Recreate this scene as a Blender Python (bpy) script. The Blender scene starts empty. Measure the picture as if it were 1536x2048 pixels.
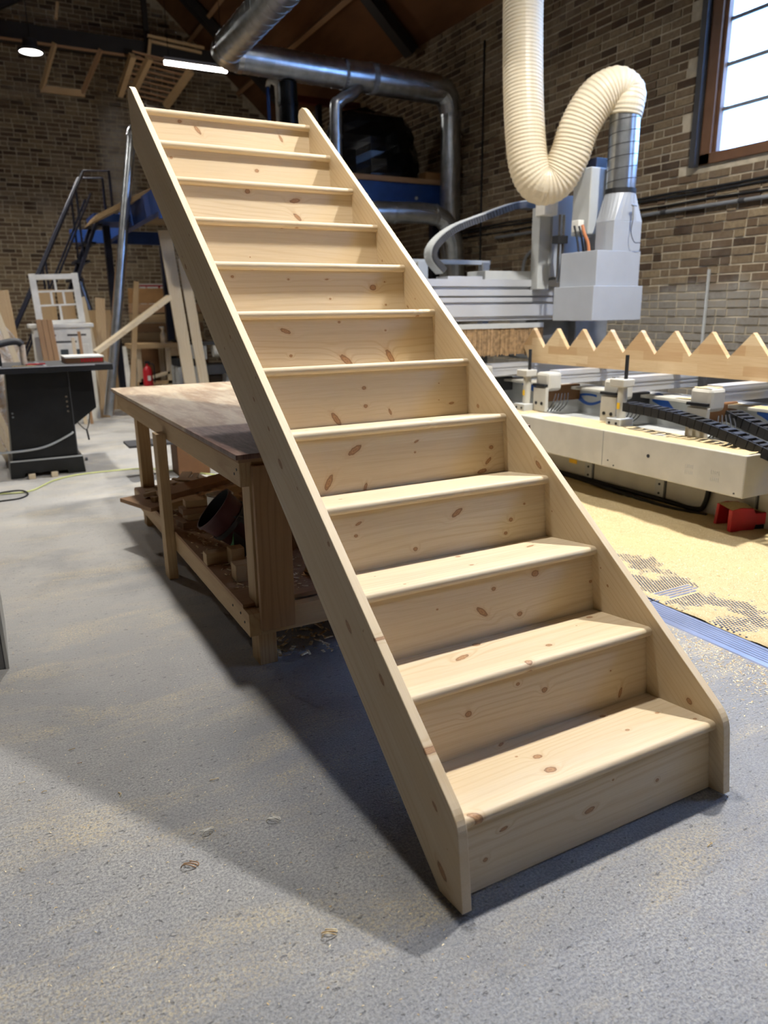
import bpy, math, random
from mathutils import Vector, Matrix

random.seed(7)
SC = bpy.context.scene
COL = SC.collection
rad = math.radians

# ------------------------------------------------------------------ camera
CAM = Vector((-1.195, -1.106, 1.288))
def rotm(a, b, c):
    return Matrix.Rotation(a, 3, 'Z') @ Matrix.Rotation(b, 3, 'X') @ Matrix.Rotation(c, 3, 'Y')
MC = rotm(rad(-28.011), rad(-15.322), rad(0.759))
F_PX = 1466.05
cd = bpy.data.cameras.new('camera')
cam = bpy.data.objects.new('camera', cd)
COL.objects.link(cam)
cd.sensor_fit = 'HORIZONTAL'
cd.sensor_width = 36.0
cd.lens = F_PX / 1536 * 36
cd.clip_start = 0.05
cd.clip_end = 200
cd.dof.use_dof = True
cd.dof.focus_distance = 2.3
cd.dof.aperture_fstop = 4.0
mw = Matrix((( MC[0][0], MC[0][2], -MC[0][1]), (MC[1][0], MC[1][2], -MC[1][1]), (MC[2][0], MC[2][2], -MC[2][1]))).to_4x4()
mw.translation = CAM
cam.matrix_world = mw
SC.camera = cam
def pix(p):
    d = MC.transposed() @ (Vector(p) - CAM)
    if d.y < .05: return None
    return 768 + F_PX * d.x / d.y, 1024 - F_PX * d.z / d.y, d.y
# ------------------------------------------------------------------ world, exposure
w = bpy.data.worlds.new('sky'); SC.world = w; w.use_nodes = True
bg = w.node_tree.nodes['Background']
bg.inputs[0].default_value = (0.28, 0.50, 1.0, 1)
bg.inputs[1].default_value = 19.0
SC.view_settings.view_transform = 'Standard'
SC.view_settings.look = 'None'
SC.view_settings.gamma = 1.0
SC.view_settings.use_curve_mapping = False
SC.view_settings.exposure = 0.0
try:
    SC.cycles.use_denoising = True
    SC.cycles.max_bounces = 4
    SC.cycles.use_light_tree = False
    SC.cycles.diffuse_bounces = 3
    SC.cycles.use_adaptive_sampling = True
    SC.cycles.adaptive_threshold = 0.05
    SC.cycles.adaptive_min_samples = 16
    SC.cycles.sample_clamp_indirect = 6
    SC.cycles.caustics_reflective = False
    SC.cycles.caustics_refractive = False
except Exception:
    pass
LAMP_COL = (1.0, 0.97, 0.92, 1)
LAMP_W = 138.0          # watts of a full-strength round high-bay lamp
# round high-bay lamps: (x, y, z, strength factor); first is in view, last is an added unseen fill
HIGH_BAYS = [(-0.06, 11.1, 4.75, .55), (2.4, 1.4, 5.0, 1.8), (-0.15, 1.4, 5.0, .6), (2.4, 5.2, 5.0, .2), (-0.15, 5.2, 5.0, .8),
             (-2.7, 8.8, 5.0, .6), (0.6, -2.6, 5.0, .05)]
LAMP_LABELS = ['round white-lit high-bay lamp hanging at the top left in front of the back wall',
    'strong high-bay lamp above the sawdust between the stairs and the machine', 'high-bay lamp straight above the near end of the workbench',
    'high-bay lamp above the far end of the machine gantry', 'high-bay lamp above the floor between workbench and silver duct',
    'high-bay lamp above the floor left of the white cabinet', 'faint added fill lamp behind the camera']

# ------------------------------------------------------------------ helpers
class MB:
    def __init__(s): s.v = []; s.f = []
    def add(s, vs, fs, M=None):
        b = len(s.v)
        s.v += [tuple(M @ Vector(p)) if M is not None else tuple(p) for p in vs]
        s.f += [tuple(b + i for i in f) for f in fs]
        return s
    def box(s, a, b, M=None):
        (x0, y0, z0), (x1, y1, z1) = a, b
        return s.add([(x0,y0,z0),(x1,y0,z0),(x1,y1,z0),(x0,y1,z0),(x0,y0,z1),(x1,y0,z1),(x1,y1,z1),(x0,y1,z1)],
              [(0,3,2,1),(4,5,6,7),(0,1,5,4),(1,2,6,5),(2,3,7,6),(3,0,4,7)], M)
    def bar(s, p, q, wd, th, up=(0,0,1)):
        p, q = Vector(p), Vector(q); d = q - p; L = d.length; d.normalize()
        u = Vector(up)
        if abs(d.dot(u)) > .98: u = Vector((0,1,0))
        x = d.cross(u).normalized(); z = x.cross(d)
        M = Matrix((( x.x, d.x, z.x, p.x), (x.y, d.y, z.y, p.y), (x.z, d.z, z.z, p.z), (0,0,0,1)))
        return s.box((-wd/2, 0, -th/2), (wd/2, L, th/2), M)
    def prism(s, poly, lo, hi, axis='y'):
        n = len(poly)
        def P(a, b, t): return {'y': (a, t, b), 'x': (t, a, b), 'z': (a, b, t)}[axis]
        vs = [P(a, b, lo) for a, b in poly] + [P(a, b, hi) for a, b in poly]
        fs = [tuple(range(n-1, -1, -1)), tuple(range(n, 2*n))] + [(i, (i+1) % n, n+(i+1) % n, n+i) for i in range(n)]
        return s.add(vs, fs)
    def tube(s, path, r, seg=12, cap=True, closed=False):
        path = [Vector(p) for p in path]; n = len(path)
        rs = r if isinstance(r, (list, tuple)) else [r]*n
        t0 = (path[1]-path[0]).normalized()
        u = t0.cross(Vector((0,0,1)))
        if u.length < .05: u = t0.cross(Vector((0,1,0)))
        u.normalize(); b = len(s.v); pt = t0
        for i, p in enumerate(path):
            t = (path[min(i+1, n-1)] - path[max(i-1, 0)]).normalized()
            ax = pt.cross(t)
            if ax.length > 1e-6: u = Matrix.Rotation(pt.angle(t), 3, ax.normalized()) @ u
            u = (u - t*u.dot(t)).normalized(); pt = t
            vv = t.cross(u)
            for k in range(seg):
                a = 2*math.pi*k/seg
                s.v.append(tuple(p + (u*math.cos(a) + vv*math.sin(a))*rs[i]))
        for i in range(n-1):
            for k in range(seg):
                k2 = (k+1) % seg
                s.f.append((b+i*seg+k, b+i*seg+k2, b+(i+1)*seg+k2, b+(i+1)*seg+k))
        if cap:
            s.f.append(tuple(b+k for k in range(seg-1, -1, -1)))
            s.f.append(tuple(b+(n-1)*seg+k for k in range(seg)))
        return s
    def cyl(s, p, q, r, seg=16): return s.tube([p, q], r, seg)
    def lathe(s, prof, seg=24, M=None):
        vs = []; fs = []; n = len(prof)
        for r, z in prof:
            for k in range(seg):
                a = 2*math.pi*k/seg; vs.append((r*math.cos(a), r*math.sin(a), z))
        for i in range(n-1):
            for k in range(seg):
                k2 = (k+1) % seg
                fs.append((i*seg+k, i*seg+k2, (i+1)*seg+k2, (i+1)*seg+k))
        return s.add(vs, fs, M)
    def build(s, name, m, parent=None, smooth=False, bevel=0, loc=None, M=None):
        me = bpy.data.meshes.new(name); me.from_pydata(s.v, [], s.f); me.update()
        if smooth:
            me.polygons.foreach_set('use_smooth', [True]*len(me.polygons))
            try: me.set_sharp_from_angle(angle=rad(40))
            except Exception: pass
        return link(name, me, m, parent, bevel, loc, M)

def link(name, me, m, parent=None, bevel=0, loc=None, M=None):
    o = bpy.data.objects.new(name, me); COL.objects.link(o)
    if m is not None and not me.materials: me.materials.append(m)
    if parent is not None: o.parent = parent
    if M is not None: o.matrix_local = M
    elif loc is not None: o.location = loc
    if bevel:
        b = o.modifiers.new('bevel', 'BEVEL'); b.width = bevel; b.segments = 2; b.limit_method = 'ANGLE'; b.angle_limit = rad(40)
        b.harden_normals = False
    return o
def box(a, b): return MB().box(a, b)
def tag(o, label, cat, group=None, kind=None):
    o['label'] = label; o['category'] = cat
    if group: o['group'] = group
    if kind: o['kind'] = kind
    return o
def thing(name, label, cat, loc=(0,0,0), rz=0, group=None):
    o = bpy.data.objects.new(name, None); COL.objects.link(o); o.empty_display_size = .1
    o.location = loc; o.rotation_euler = (0,0,rz)
    return tag(o, label, cat, group)
def struct(o):
    o['kind'] = 'structure'; return o
def resample(P, step):
    out = [P[0]]; need = step
    for a, b in zip(P, P[1:]):
        d = (b-a).length; t = need
        while t <= d: out.append(a.lerp(b, t/d)); t += step
        need = t-d
    return out
def spline(pts, n=8):
    P = [Vector(p) for p in pts]; P = [2*P[0]-P[1]] + P + [2*P[-1]-P[-2]]; out = []
    for i in range(1, len(P)-2):
        for k in range(n):
            t = k/n; a, b, c, d = P[i-1], P[i], P[i+1], P[i+2]
            out.append(.5*((2*b) + (c-a)*t + (2*a-5*b+4*c-d)*t*t + (3*b-a-3*c+d)*t**3))
    out.append(P[-2]); return out

# ------------------------------------------------------------------ materials
class NT:
    def __init__(s, name):
        s.m = bpy.data.materials.new(name); s.m.use_nodes = True; s.t = s.m.node_tree
        s.b = s.t.nodes['Principled BSDF']; s.out = s.t.nodes['Material Output']
    def n(s, typ, **kw):
        nd = s.t.nodes.new(typ)
        for k, v in kw.items(): setattr(nd, k, v)
        return nd
    def l(s, a, b): s.t.links.new(a, b)
    def _in(s, nd, i, v):
        if hasattr(v, 'is_linked') or hasattr(v, 'links'): s.l(v, nd.inputs[i])
        else: nd.inputs[i].default_value = v
    def math(s, op, a, b=None, c=None, clamp=False):
        nd = s.n('ShaderNodeMath', operation=op); nd.use_clamp = clamp
        s._in(nd, 0, a)
        if b is not None: s._in(nd, 1, b)
        if c is not None: s._in(nd, 2, c)
        return nd.outputs[0]
    def vm(s, op, a, b=None):
        nd = s.n('ShaderNodeVectorMath', operation=op); s._in(nd, 0, a)
        if b is not None: s._in(nd, 1, b)
        return nd.outputs['Value'] if op in ('LENGTH', 'DISTANCE', 'DOT_PRODUCT') else nd.outputs[0]
    def mapr(s, v, a, b, c=0., d=1., smooth=True):
        nd = s.n('ShaderNodeMapRange'); nd.interpolation_type = 'SMOOTHSTEP' if smooth else 'LINEAR'
        s._in(nd, 0, v)
        for i, x in enumerate((a, b, c, d)): nd.inputs[i+1].default_value = x
        return nd.outputs[0]
    def mix(s, f, a, b, blend='MIX'):
        nd = s.n('ShaderNodeMix', data_type='RGBA', blend_type=blend)
        s._in(nd, 0, f); s._in(nd, 6, a if not isinstance(a, tuple) else a+(1,)*(4-len(a))); s._in(nd, 7, b if not isinstance(b, tuple) else b+(1,)*(4-len(b)))
        return nd.outputs[2]
    def noise(s, vec, scale, detail=3, rough=.55, dist=0):
        nd = s.n('ShaderNodeTexNoise'); nd.inputs['Scale'].default_value = scale; nd.inputs['Detail'].default_value = detail
        nd.inputs['Roughness'].default_value = rough; nd.inputs['Distortion'].default_value = dist
        if vec is not None: s.l(vec, nd.inputs['Vector'])
        return nd.outputs['Fac']
    def obj(s): return s.n('ShaderNodeTexCoord').outputs['Object']
    def pos(s): return s.n('ShaderNodeNewGeometry').outputs['Position']
    def scale(s, vec, xyz, off=(0,0,0)):
        nd = s.n('ShaderNodeMapping'); s.l(vec, nd.inputs[0]); nd.inputs['Scale'].default_value = xyz; nd.inputs['Location'].default_value = off
        return nd.outputs[0]
    def bump(s, h, strength=.3, dist=.01):
        nd = s.n('ShaderNodeBump'); nd.inputs['Strength'].default_value = strength; nd.inputs['Distance'].default_value = dist
        s.l(h, nd.inputs['Height']); s.l(nd.outputs[0], s.b.inputs['Normal'])
    def rnd(s): return s.n('ShaderNodeObjectInfo').outputs['Random']
    def set(s, col=None, rough=.5, metal=0., spec=.4):
        if col is not None: s._in(s.b, 'Base Color', col if not isinstance(col, tuple) else col+(1,)*(4-len(col)))
        s._in(s.b, 'Roughness', rough); s._in(s.b, 'Metallic', metal); s._in(s.b, 'Specular IOR Level', spec)
        return s.m
def srgb(r, g, b):
    return tuple((c/255/12.92) if c <= 10.3 else ((c/255+.055)/1.055)**2.4 for c in (r, g, b))
def paint(name, col, rough=.5, metal=0., var=.12, scale=6., bump=0., spec=.4):
    t = NT(name); p = t.pos(); nz = t.noise(p, scale, 4)
    c = t.mix(t.mapr(nz, .3, .7), tuple(x*(1-var) for x in col), tuple(min(1, x*(1+var)) for x in col))
    if bump: t.bump(t.noise(p, scale*20, 3), bump, .004)
    return t.set(c, rough, metal, spec)
def emis(name, col, e):
    t = NT(name); t.b.inputs['Base Color'].default_value = (0,0,0,1)
    t.b.inputs['Emission Color'].default_value = col; t.b.inputs['Emission Strength'].default_value = e
    return t.m
def pine(name, knots=(), perm='xyz', light=srgb(211,195,166), dark=srgb(186,160,122), seed=0., rnd=False, lam=0., rough=.5):
    t = NT(name); tc = t.obj()
    sx = t.n('ShaderNodeSeparateXYZ'); t.l(tc, sx.inputs[0])
    cx = t.n('ShaderNodeCombineXYZ')
    for i, c in enumerate(perm): t.l(sx.outputs['xyz'.index(c)], cx.inputs[i])
    uvw = cx.outputs[0]
    if rnd:
        a = t.n('ShaderNodeVectorMath', operation='SCALE'); a.inputs[0].default_value = (17.3, 5.1, 9.7); t.l(t.rnd(), a.inputs['Scale'])
        uvs = t.vm('ADD', uvw, a.outputs[0])
    else:
        uvs = t.vm('ADD', uvw, (seed*3.7, seed*1.3, seed*2.1))
    v = sx.outputs['xyz'.index(perm[1])]
    flat = t.vm('MULTIPLY', uvw, (1., 1., 0.))
    dm = None
    for (ku, kv, kr, ka) in knots:
        mp = t.n('ShaderNodeMapping', vector_type='TEXTURE'); t.l(flat, mp.inputs[0])
        mp.inputs['Location'].default_value = (ku, kv, 0)
        st = 2.2 if ka else 1.25
        mp.inputs['Rotation'].default_value = (0, 0, rad(ka) if abs(ka) > 1 else 0)
        mp.inputs['Scale'].default_value = (kr*(st if abs(ka) != 1 else 2.0), kr*(.8 if ka else .95), 1)
        d = t.vm('LENGTH', mp.outputs[0])
        dm = d if dm is None else t.math('MINIMUM', dm, d)
    n1 = t.noise(t.scale(uvs, (.55, 4.5, 4.5)), 1.0, 2, .5)
    R = t.math('ADD', t.math('MULTIPLY', v, 42.), t.math('MULTIPLY', n1, 9.))
    if dm is not None:
        g = t.math('POWER', 2.718, t.math('MULTIPLY', t.math('MULTIPLY', dm, dm), -.22))
        R = t.math('ADD', R, t.math('MULTIPLY', g, 1.6))
    pp = t.math('PINGPONG', R, .5)
    ring = t.mapr(pp, .22, .5)
    amp = t.mapr(t.noise(t.scale(uvs, (.8, 7., 7.)), 1., 2), .3, .75, .1, .62)
    fib = t.noise(t.scale(uvs, (9., 380., 380.)), 1., 2)
    c = t.mix(t.math('MULTIPLY', ring, amp), light, dark)
    c = t.mix(t.mapr(fib, .35, .75, 0., .22), c, tuple(x*.72 for x in dark))
    big = t.noise(t.scale(uvs, (1.3, 9., 9.)), 1., 2)
    c = t.mix(t.mapr(big, .35, .7, .0, .35), c, tuple(x*y for x, y in zip(light, (.93, .86, .74))))
    if lam:
        st = t.n('ShaderNodeTexWhiteNoise', noise_dimensions='1D')
        t.l(t.math('FLOOR', t.math('ADD', t.math('DIVIDE', v, lam), seed*7.31)), st.inputs['W'])
        c = t.mix(t.math('MULTIPLY', st.outputs['Value'], .28), c, tuple(x*y for x, y in zip(dark, (1.0, .93, .82))))
    rg = rough
    if dm is not None:
        wob = t.math('ADD', dm, t.math('MULTIPLY', t.math('SUBTRACT', t.noise(uvs, 110., 2), .5), .5))
        halo = t.mapr(wob, 2.2, .9, 0., .26)
        c = t.mix(halo, c, srgb(176, 128, 80))
        inner = t.mix(t.mapr(t.math('PINGPONG', wob, .22), 0., .22), srgb(172, 130, 90), srgb(142, 100, 66))
        c = t.mix(t.mapr(wob, 1.12, .8, 0., .85), c, inner)
        c = t.mix(t.math('MULTIPLY', t.mapr(wob, 1.12, .95), t.mapr(wob, .7, .92, 0., .6)), c, srgb(92, 60, 40))
    t.bump(fib, .06, .002)
    return t.set(c, rg, 0., .3)

M = {}
M['white'] = paint('white_paint', srgb(226, 224, 216), .45)
M['offwhite'] = paint('machine_off_white', srgb(188, 184, 172), .4, var=.07)
M['lightgrey'] = paint('light_grey_enamel', srgb(178, 180, 178), .4, var=.05)
M['hoodgrey'] = paint('hood_grey_enamel', srgb(158, 162, 168), .35, var=.03)
M['grey'] = paint('grey_enamel', srgb(122, 124, 126), .45)
M['darkgrey'] = paint('dark_grey', srgb(62, 62, 64), .5)
M['black'] = paint('black_paint', srgb(22, 23, 24), .38, var=.5, scale=4)
M['rubber'] = paint('black_rubber', srgb(26, 26, 28), .65)
M['blue'] = paint('blue_steel', srgb(32, 62, 122), .4)
M['navy'] = paint('navy_steel', srgb(28, 31, 48), .45)
M['teal'] = paint('dark_teal_panel', srgb(30, 74, 70), .5)
M['bluedecal'] = paint('blue_decal', srgb(36, 86, 170), .35, var=.03)
M['red'] = paint('red_plastic', srgb(176, 30, 38), .38)
M['redsteel'] = paint('red_oxide_steel', srgb(92, 34, 26), .6)
M['alu'] = paint('aluminium', srgb(206, 208, 212), .34, .45, var=.04, scale=3)
M['galv'] = paint('galvanised_steel', srgb(180, 184, 186), .29, .92, var=.16, scale=9)
M['chrome'] = paint('bright_steel', srgb(200, 200, 200), .22, 1., var=.04)
M['truss'] = paint('dark_truss_steel', srgb(40, 36, 34), .6)
M['flue'] = paint('black_flue', srgb(28, 30, 32), .25, .6)
M['plastic_bag'] = paint('dusty_clear_plastic', srgb(214, 196, 170), .3, var=.25, scale=14)
M['blacksheet'] = paint('black_plastic_sheet', srgb(14, 18, 24), .22, var=.4, scale=8)
M['card'] = paint('cardboard', srgb(150, 112, 70), .8)
M['yellow'] = paint('yellow_label', srgb(236, 190, 40), .5)
M['orange'] = paint('orange_cable', srgb(186, 120, 82), .45)
M['cablegreen'] = paint('yellow_green_cable', srgb(200, 206, 130), .5)
M['green'] = paint('green_label', srgb(50, 130, 60), .5)
M['bristle'] = paint('tan_bristles', srgb(146, 118, 84), .8, var=.35, scale=30)
M['bucket'] = paint('dark_red_bucket', srgb(74, 34, 36), .45)
M['brownbox'] = paint('brown_board', srgb(112, 78, 48), .7)
M['glassgrey'] = paint('dark_glass', srgb(70, 80, 86), .15)
M['lamp'] = emis('lamp_lens', LAMP_COL, 40.)
M['lamp'].cycles.emission_sampling = 'NONE'
M['tube'] = emis('led_tube', LAMP_COL, 60.)
M['pine'] = pine('pine_loose', rnd=True)
M['pine_old'] = pine('pine_used', rnd=True, light=srgb(188, 160, 120), dark=srgb(150, 116, 78), rough=.6)
M['pine_brown'] = pine('pine_brown', rnd=True, light=srgb(160, 126, 94), dark=srgb(126, 94, 68), rough=.65)
M['pine_z'] = pine('pine_upright', rnd=True, perm='zxy')
M['pine_old_z'] = pine('pine_used_upright', rnd=True, perm='zxy', light=srgb(188, 160, 120), dark=srgb(150, 116, 78), rough=.6)
M['pine_old_y'] = pine('pine_used_lengthways', rnd=True, perm='yxz', light=srgb(192, 164, 124), dark=srgb(154, 120, 82), rough=.6)
M['pine_brown_z'] = pine('pine_brown_upright', rnd=True, perm='zxy', light=srgb(166, 132, 98), dark=srgb(132, 100, 72), rough=.65)

def ply_top():
    t = NT('worn_plywood'); p = t.obj(); q = t.scale(p, (9., 1.6, 1.))
    a = t.noise(q, 1.2, 5, .65, .6); b = t.noise(t.scale(p, (60., 9., 1.)), 1., 4, .7)
    c = t.mix(t.mapr(a, .35, .65), srgb(200, 184, 158), srgb(164, 138, 112))
    c = t.mix(t.mapr(b, .5, .75, 0, .5), c, srgb(228, 208, 178))
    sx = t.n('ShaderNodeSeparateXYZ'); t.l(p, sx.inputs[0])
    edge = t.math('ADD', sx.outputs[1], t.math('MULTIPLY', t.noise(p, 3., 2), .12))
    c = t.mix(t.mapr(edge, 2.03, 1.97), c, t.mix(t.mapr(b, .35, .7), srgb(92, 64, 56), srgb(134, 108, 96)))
    t.bump(b, .2, .002)
    return t.set(c, .45)
M['plytop'] = ply_top()

def dust_mat():
    t = NT('sawdust'); p = t.pos()
    a = t.noise(p, 260., 3, .7); b = t.noise(p, 3., 4)
    c = t.mix(t.mapr(a, .3, .7), srgb(190, 162, 114), srgb(228, 212, 172))
    c = t.mix(t.mapr(b, .35, .7, 0, .5), c, srgb(218, 194, 146))
    t.bump(t.noise(p, 190., 4, .75), .9, .008)
    return t.set(c, .9, 0, .1)
M['dust'] = dust_mat()
def chip_mat():
    t = NT('wood_chips'); r = t.noise(t.pos(), 60., 1)
    return t.set(t.mix(t.mapr(r, .35, .65), srgb(190, 160, 112), srgb(240, 226, 190)), .7, 0, .2)
M['chip'] = chip_mat()

def floor_mat():
    t = NT('concrete_floor'); p = t.pos()
    big = t.noise(p, .8, 5, .6); mid = t.noise(p, 7., 4, .6); fine = t.noise(p, 150., 3, .75)
    c = t.mix(t.mapr(big, .3, .7), srgb(139, 140, 141), srgb(164, 163, 160))
    c = t.mix(t.mapr(mid, .35, .7, 0, .5), c, srgb(130, 130, 133))
    c = t.mix(t.mapr(fine, .38, .62), srgb(112, 113, 116), c)
    # drag marks and dust drifts
    q = t.scale(p, (1., 3.2, 1.)); s1 = t.noise(q, 1.5, 6, .7, .6)
    dust = t.math('MULTIPLY', t.mapr(s1, .47, .7), t.mapr(t.noise(p, 130., 3, .75), .44, .6))
    sx = t.n('ShaderNodeSeparateXYZ'); t.l(p, sx.inputs[0])
    far = t.math('MAXIMUM', t.mapr(sx.outputs[1], .3, 3.5, .5, 1.), t.mapr(sx.outputs[0], .7, 1.2, 0., .9))
    c = t.mix(t.math('MULTIPLY', dust, far), c, srgb(214, 192, 140))
    film_glare = t.math('MULTIPLY', t.mapr(t.noise(p, 1.7, 4), .3, .55, .35, 1.), t.mapr(sx.outputs[1], .2, 3.4, 0., .55))  # paler towards the back: dust film plus lamp glare painted into the colour
    c = t.mix(film_glare, c, srgb(216, 212, 204))
    specks = t.mapr(t.noise(p, 330., 1, .5), .70, .76)
    c = t.mix(t.math('MULTIPLY', specks, .8), c, srgb(226, 220, 204))
    h = t.math('ADD', t.math('MULTIPLY', fine, .7), t.math('MULTIPLY', t.noise(t.scale(p, (.8, 3., 1.)), 34., 2), .7))
    pits = t.mapr(t.noise(t.scale(p, (.7, 1.3, 1.), (3., 1., 0.)), 62., 2, .6), .64, .70)
    c = t.mix(t.math('MULTIPLY', pits, .55), c, srgb(70, 70, 72))
    h = t.math('SUBTRACT', h, t.math('MULTIPLY', pits, .5))
    t.bump(h, .7, .008)
    return t.set(c, t.mapr(fine, .3, .7, .34, .62), 0., .5)
M['floor'] = floor_mat()

def brick_mat(name, src, wash=False):
    t = NT(name); p = t.pos()
    if src == 'obj': rv = t.rnd()
    else:
        a = t.n('ShaderNodeAttribute'); a.attribute_name = 'tone'; rv = a.outputs['Fac']
    cr = t.n('ShaderNodeValToRGB'); t.l(rv, cr.inputs[0]); e = cr.color_ramp.elements
    e[0].position = 0; e[0].color = srgb(78, 62, 50)+(1,); e[1].position = 1; e[1].color = srgb(152, 134, 106)+(1,)
    for ps, cl in ((.12, (74, 62, 52)), (.2, (106, 88, 70)), (.5, (122, 105, 84)), (.75, (136, 120, 96))):
        k = e.new(ps); k.color = srgb(*cl)+(1,)
    n = t.noise(p, 26., 4, .65)
    c = t.mix(t.mapr(n, .3, .75, 0., .55), cr.outputs[0], srgb(96, 78, 60))
    c = t.mix(t.mapr(t.noise(p, 1.1, 4), .5, .75, 0., .45), c, srgb(176, 164, 148))
    if not wash:     # pale lime streak running down the back wall
        st_ = t.vm('LENGTH', t.vm('MULTIPLY', t.vm('SUBTRACT', p, (1.55, 14.6, 3.9)), (2.6, 0., .62)))
        c = t.mix(t.math('MULTIPLY', t.mapr(st_, 1.1, .2), t.mapr(t.noise(p, 3., 4), .25, .7, .3, .9)), c, srgb(196, 192, 184))
    if wash:
        sx = t.n('ShaderNodeSeparateXYZ'); t.l(p, sx.inputs[0])
        zz = t.math('ADD', sx.outputs[2], t.math('MULTIPLY', t.noise(p, 2., 3), .35))
        c = t.mix(t.math('MULTIPLY', t.mapr(zz, 1.72, 1.58), t.mapr(n, .25, .65, .5, .9)), c, srgb(142, 138, 130))
    t.bump(t.noise(p, 70., 4, .7), .6, .006)
    return t.set(c, .9, 0, .15)
M['brick_one'] = brick_mat('brick_single', 'obj', True); M['brick_many'] = brick_mat('brick_rest', 'attr', True)
M['brick_one_b'] = brick_mat('brick_single_back', 'obj'); M['brick_many_b'] = brick_mat('brick_rest_back', 'attr')
def mortar_mat():
    t = NT('mortar'); p = t.pos()
    c = t.mix(t.mapr(t.noise(p, 9., 4), .3, .7), srgb(168, 156, 134), srgb(196, 184, 160))
    t.bump(t.noise(p, 120., 3), .5, .004)
    return t.set(c, .95, 0, .1)
M['mortar'] = mortar_mat()
def brickflat_mat():
    t = NT('plain_brickwork'); p = t.pos()
    b = t.n('ShaderNodeTexBrick'); sx = t.n('ShaderNodeSeparateXYZ'); cb = t.n('ShaderNodeCombineXYZ')
    t.l(p, sx.inputs[0]); t.l(t.math('ADD', sx.outputs[0], sx.outputs[1]), cb.inputs[0]); t.l(sx.outputs[2], cb.inputs[1]); t.l(cb.outputs[0], b.inputs[0])
    b.inputs['Scale'].default_value = 1; b.inputs['Brick Width'].default_value = .225; b.inputs['Row Height'].default_value = .075; b.inputs['Mortar Size'].default_value = .008
    b.inputs['Color1'].default_value = srgb(130, 102, 72)+(1,); b.inputs['Color2'].default_value = srgb(90, 72, 56)+(1,); b.inputs['Mortar'].default_value = srgb(150, 140, 120)+(1,)
    return t.set(b.outputs[0], .9, 0, .15)
M['brickflat'] = brickflat_mat()
def roof_mat():
    t = NT('roof_boards'); p = t.pos()
    c = t.mix(t.mapr(t.noise(t.scale(p, (1., .25, 1.)), 2., 4), .3, .7), srgb(84, 58, 40), srgb(116, 82, 56))
    return t.set(c, .85, 0, .1)
M['roof'] = roof_mat()
def frosted():
    t = NT('frosted_glass'); tr = t.n('ShaderNodeBsdfTransparent'); tl = t.n('ShaderNodeBsdfTranslucent'); mx = t.n('ShaderNodeMixShader')
    tr.inputs[0].default_value = (.92, .96, 1, 1); tl.inputs[0].default_value = (.9, .95, 1, 1); mx.inputs[0].default_value = .35
    t.l(tr.outputs[0], mx.inputs[1]); t.l(tl.outputs[0], mx.inputs[2]); t.l(mx.outputs[0], t.out.inputs[0])
    return t.m
M['frost'] = frosted()
def hose_mat():
    t = NT('cream_hose'); t.set(srgb(232, 220, 194), .35, 0, .4)
    tl = t.n('ShaderNodeBsdfTranslucent'); tl.inputs[0].default_value = srgb(240, 224, 192)+(1,); mx = t.n('ShaderNodeMixShader'); mx.inputs[0].default_value = .35
    t.l(t.b.outputs[0], mx.inputs[1]); t.l(tl.outputs[0], mx.inputs[2]); t.l(mx.outputs[0], t.out.inputs[0])
    return t.m
M['hose'] = hose_mat()
def block_mat():   # finger-jointed pine staves
    t = NT('jointed_staves'); p = t.obj(); sx = t.n('ShaderNodeSeparateXYZ'); t.l(p, sx.inputs[0]); cb = t.n('ShaderNodeCombineXYZ')
    t.l(sx.outputs[1], cb.inputs[0]); t.l(sx.outputs[2], cb.inputs[1]); b = t.n('ShaderNodeTexBrick'); t.l(cb.outputs[0], b.inputs[0])
    b.inputs['Scale'].default_value = 1; b.inputs['Brick Width'].default_value = .34; b.inputs['Row Height'].default_value = .062; b.inputs['Mortar Size'].default_value = .0005
    b.inputs['Color1'].default_value = srgb(216, 192, 152)+(1,); b.inputs['Color2'].default_value = srgb(188, 154, 112)+(1,); b.inputs['Mortar'].default_value = srgb(190, 150, 104)+(1,); b.offset = .37
    fib = t.noise(t.scale(p, (200., 6., 200.)), 1., 2)
    return t.set(t.mix(t.mapr(fib, .35, .7, 0, .25), b.outputs[0], srgb(170, 126, 80)), .5, 0, .3)
M['staves'] = block_mat()
# ------------------------------------------------------------------ the setting
XR, YB, XL, YF, EAVE, RIDGE_X, SLOPE = 4.82, 14.6, -6.0, -5.0, 4.87, -0.6, 0.88
ZR = EAVE + (XR - RIDGE_X)*SLOPE
struct(box((XL-.2, YF-.2, -.1), (XR+.3, YB+.25, 0)).build('floor', M['floor']))['label'] = 'grey concrete workshop floor with sawdust drifts'
WIN = [(1.95, 3.95, 2.53, 4.45), (-2.3, -.3, 2.53, 4.45)]     # y0,y1,z0,z1 in the right-hand wall
wr = MB()
ys = [YF, WIN[1][0], WIN[1][1], WIN[0][0], WIN[0][1], YB+.25]
for i in range(5):
    if i in (1, 3):
        wr.box((XR-.005, ys[i], 0), (XR+.30, ys[i+1], WIN[0][2])); wr.box((XR-.005, ys[i], WIN[0][3]), (XR+.30, ys[i+1], EAVE+.1))
    else: wr.box((XR-.005, ys[i], 0), (XR+.30, ys[i+1], EAVE+.1))
wall_right = struct(wr.build('wall_right', M['mortar']))
wall_back = struct(MB().prism([(XL-.1, 0), (XR+.3, 0), (XR+.3, EAVE+.2), (RIDGE_X, ZR+.2), (XL-.1, EAVE+.2)], YB-.005, YB+.25).build('wall_back', M['mortar']))
struct(box((XL-.2, YF, 0), (XL, YB, ZR)).build('wall_left', M['brickflat']))
struct(box((XL, YF-.2, 0), (XR+.3, YF, ZR)).build('wall_front', M['brickflat']))
roof = MB()
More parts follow.
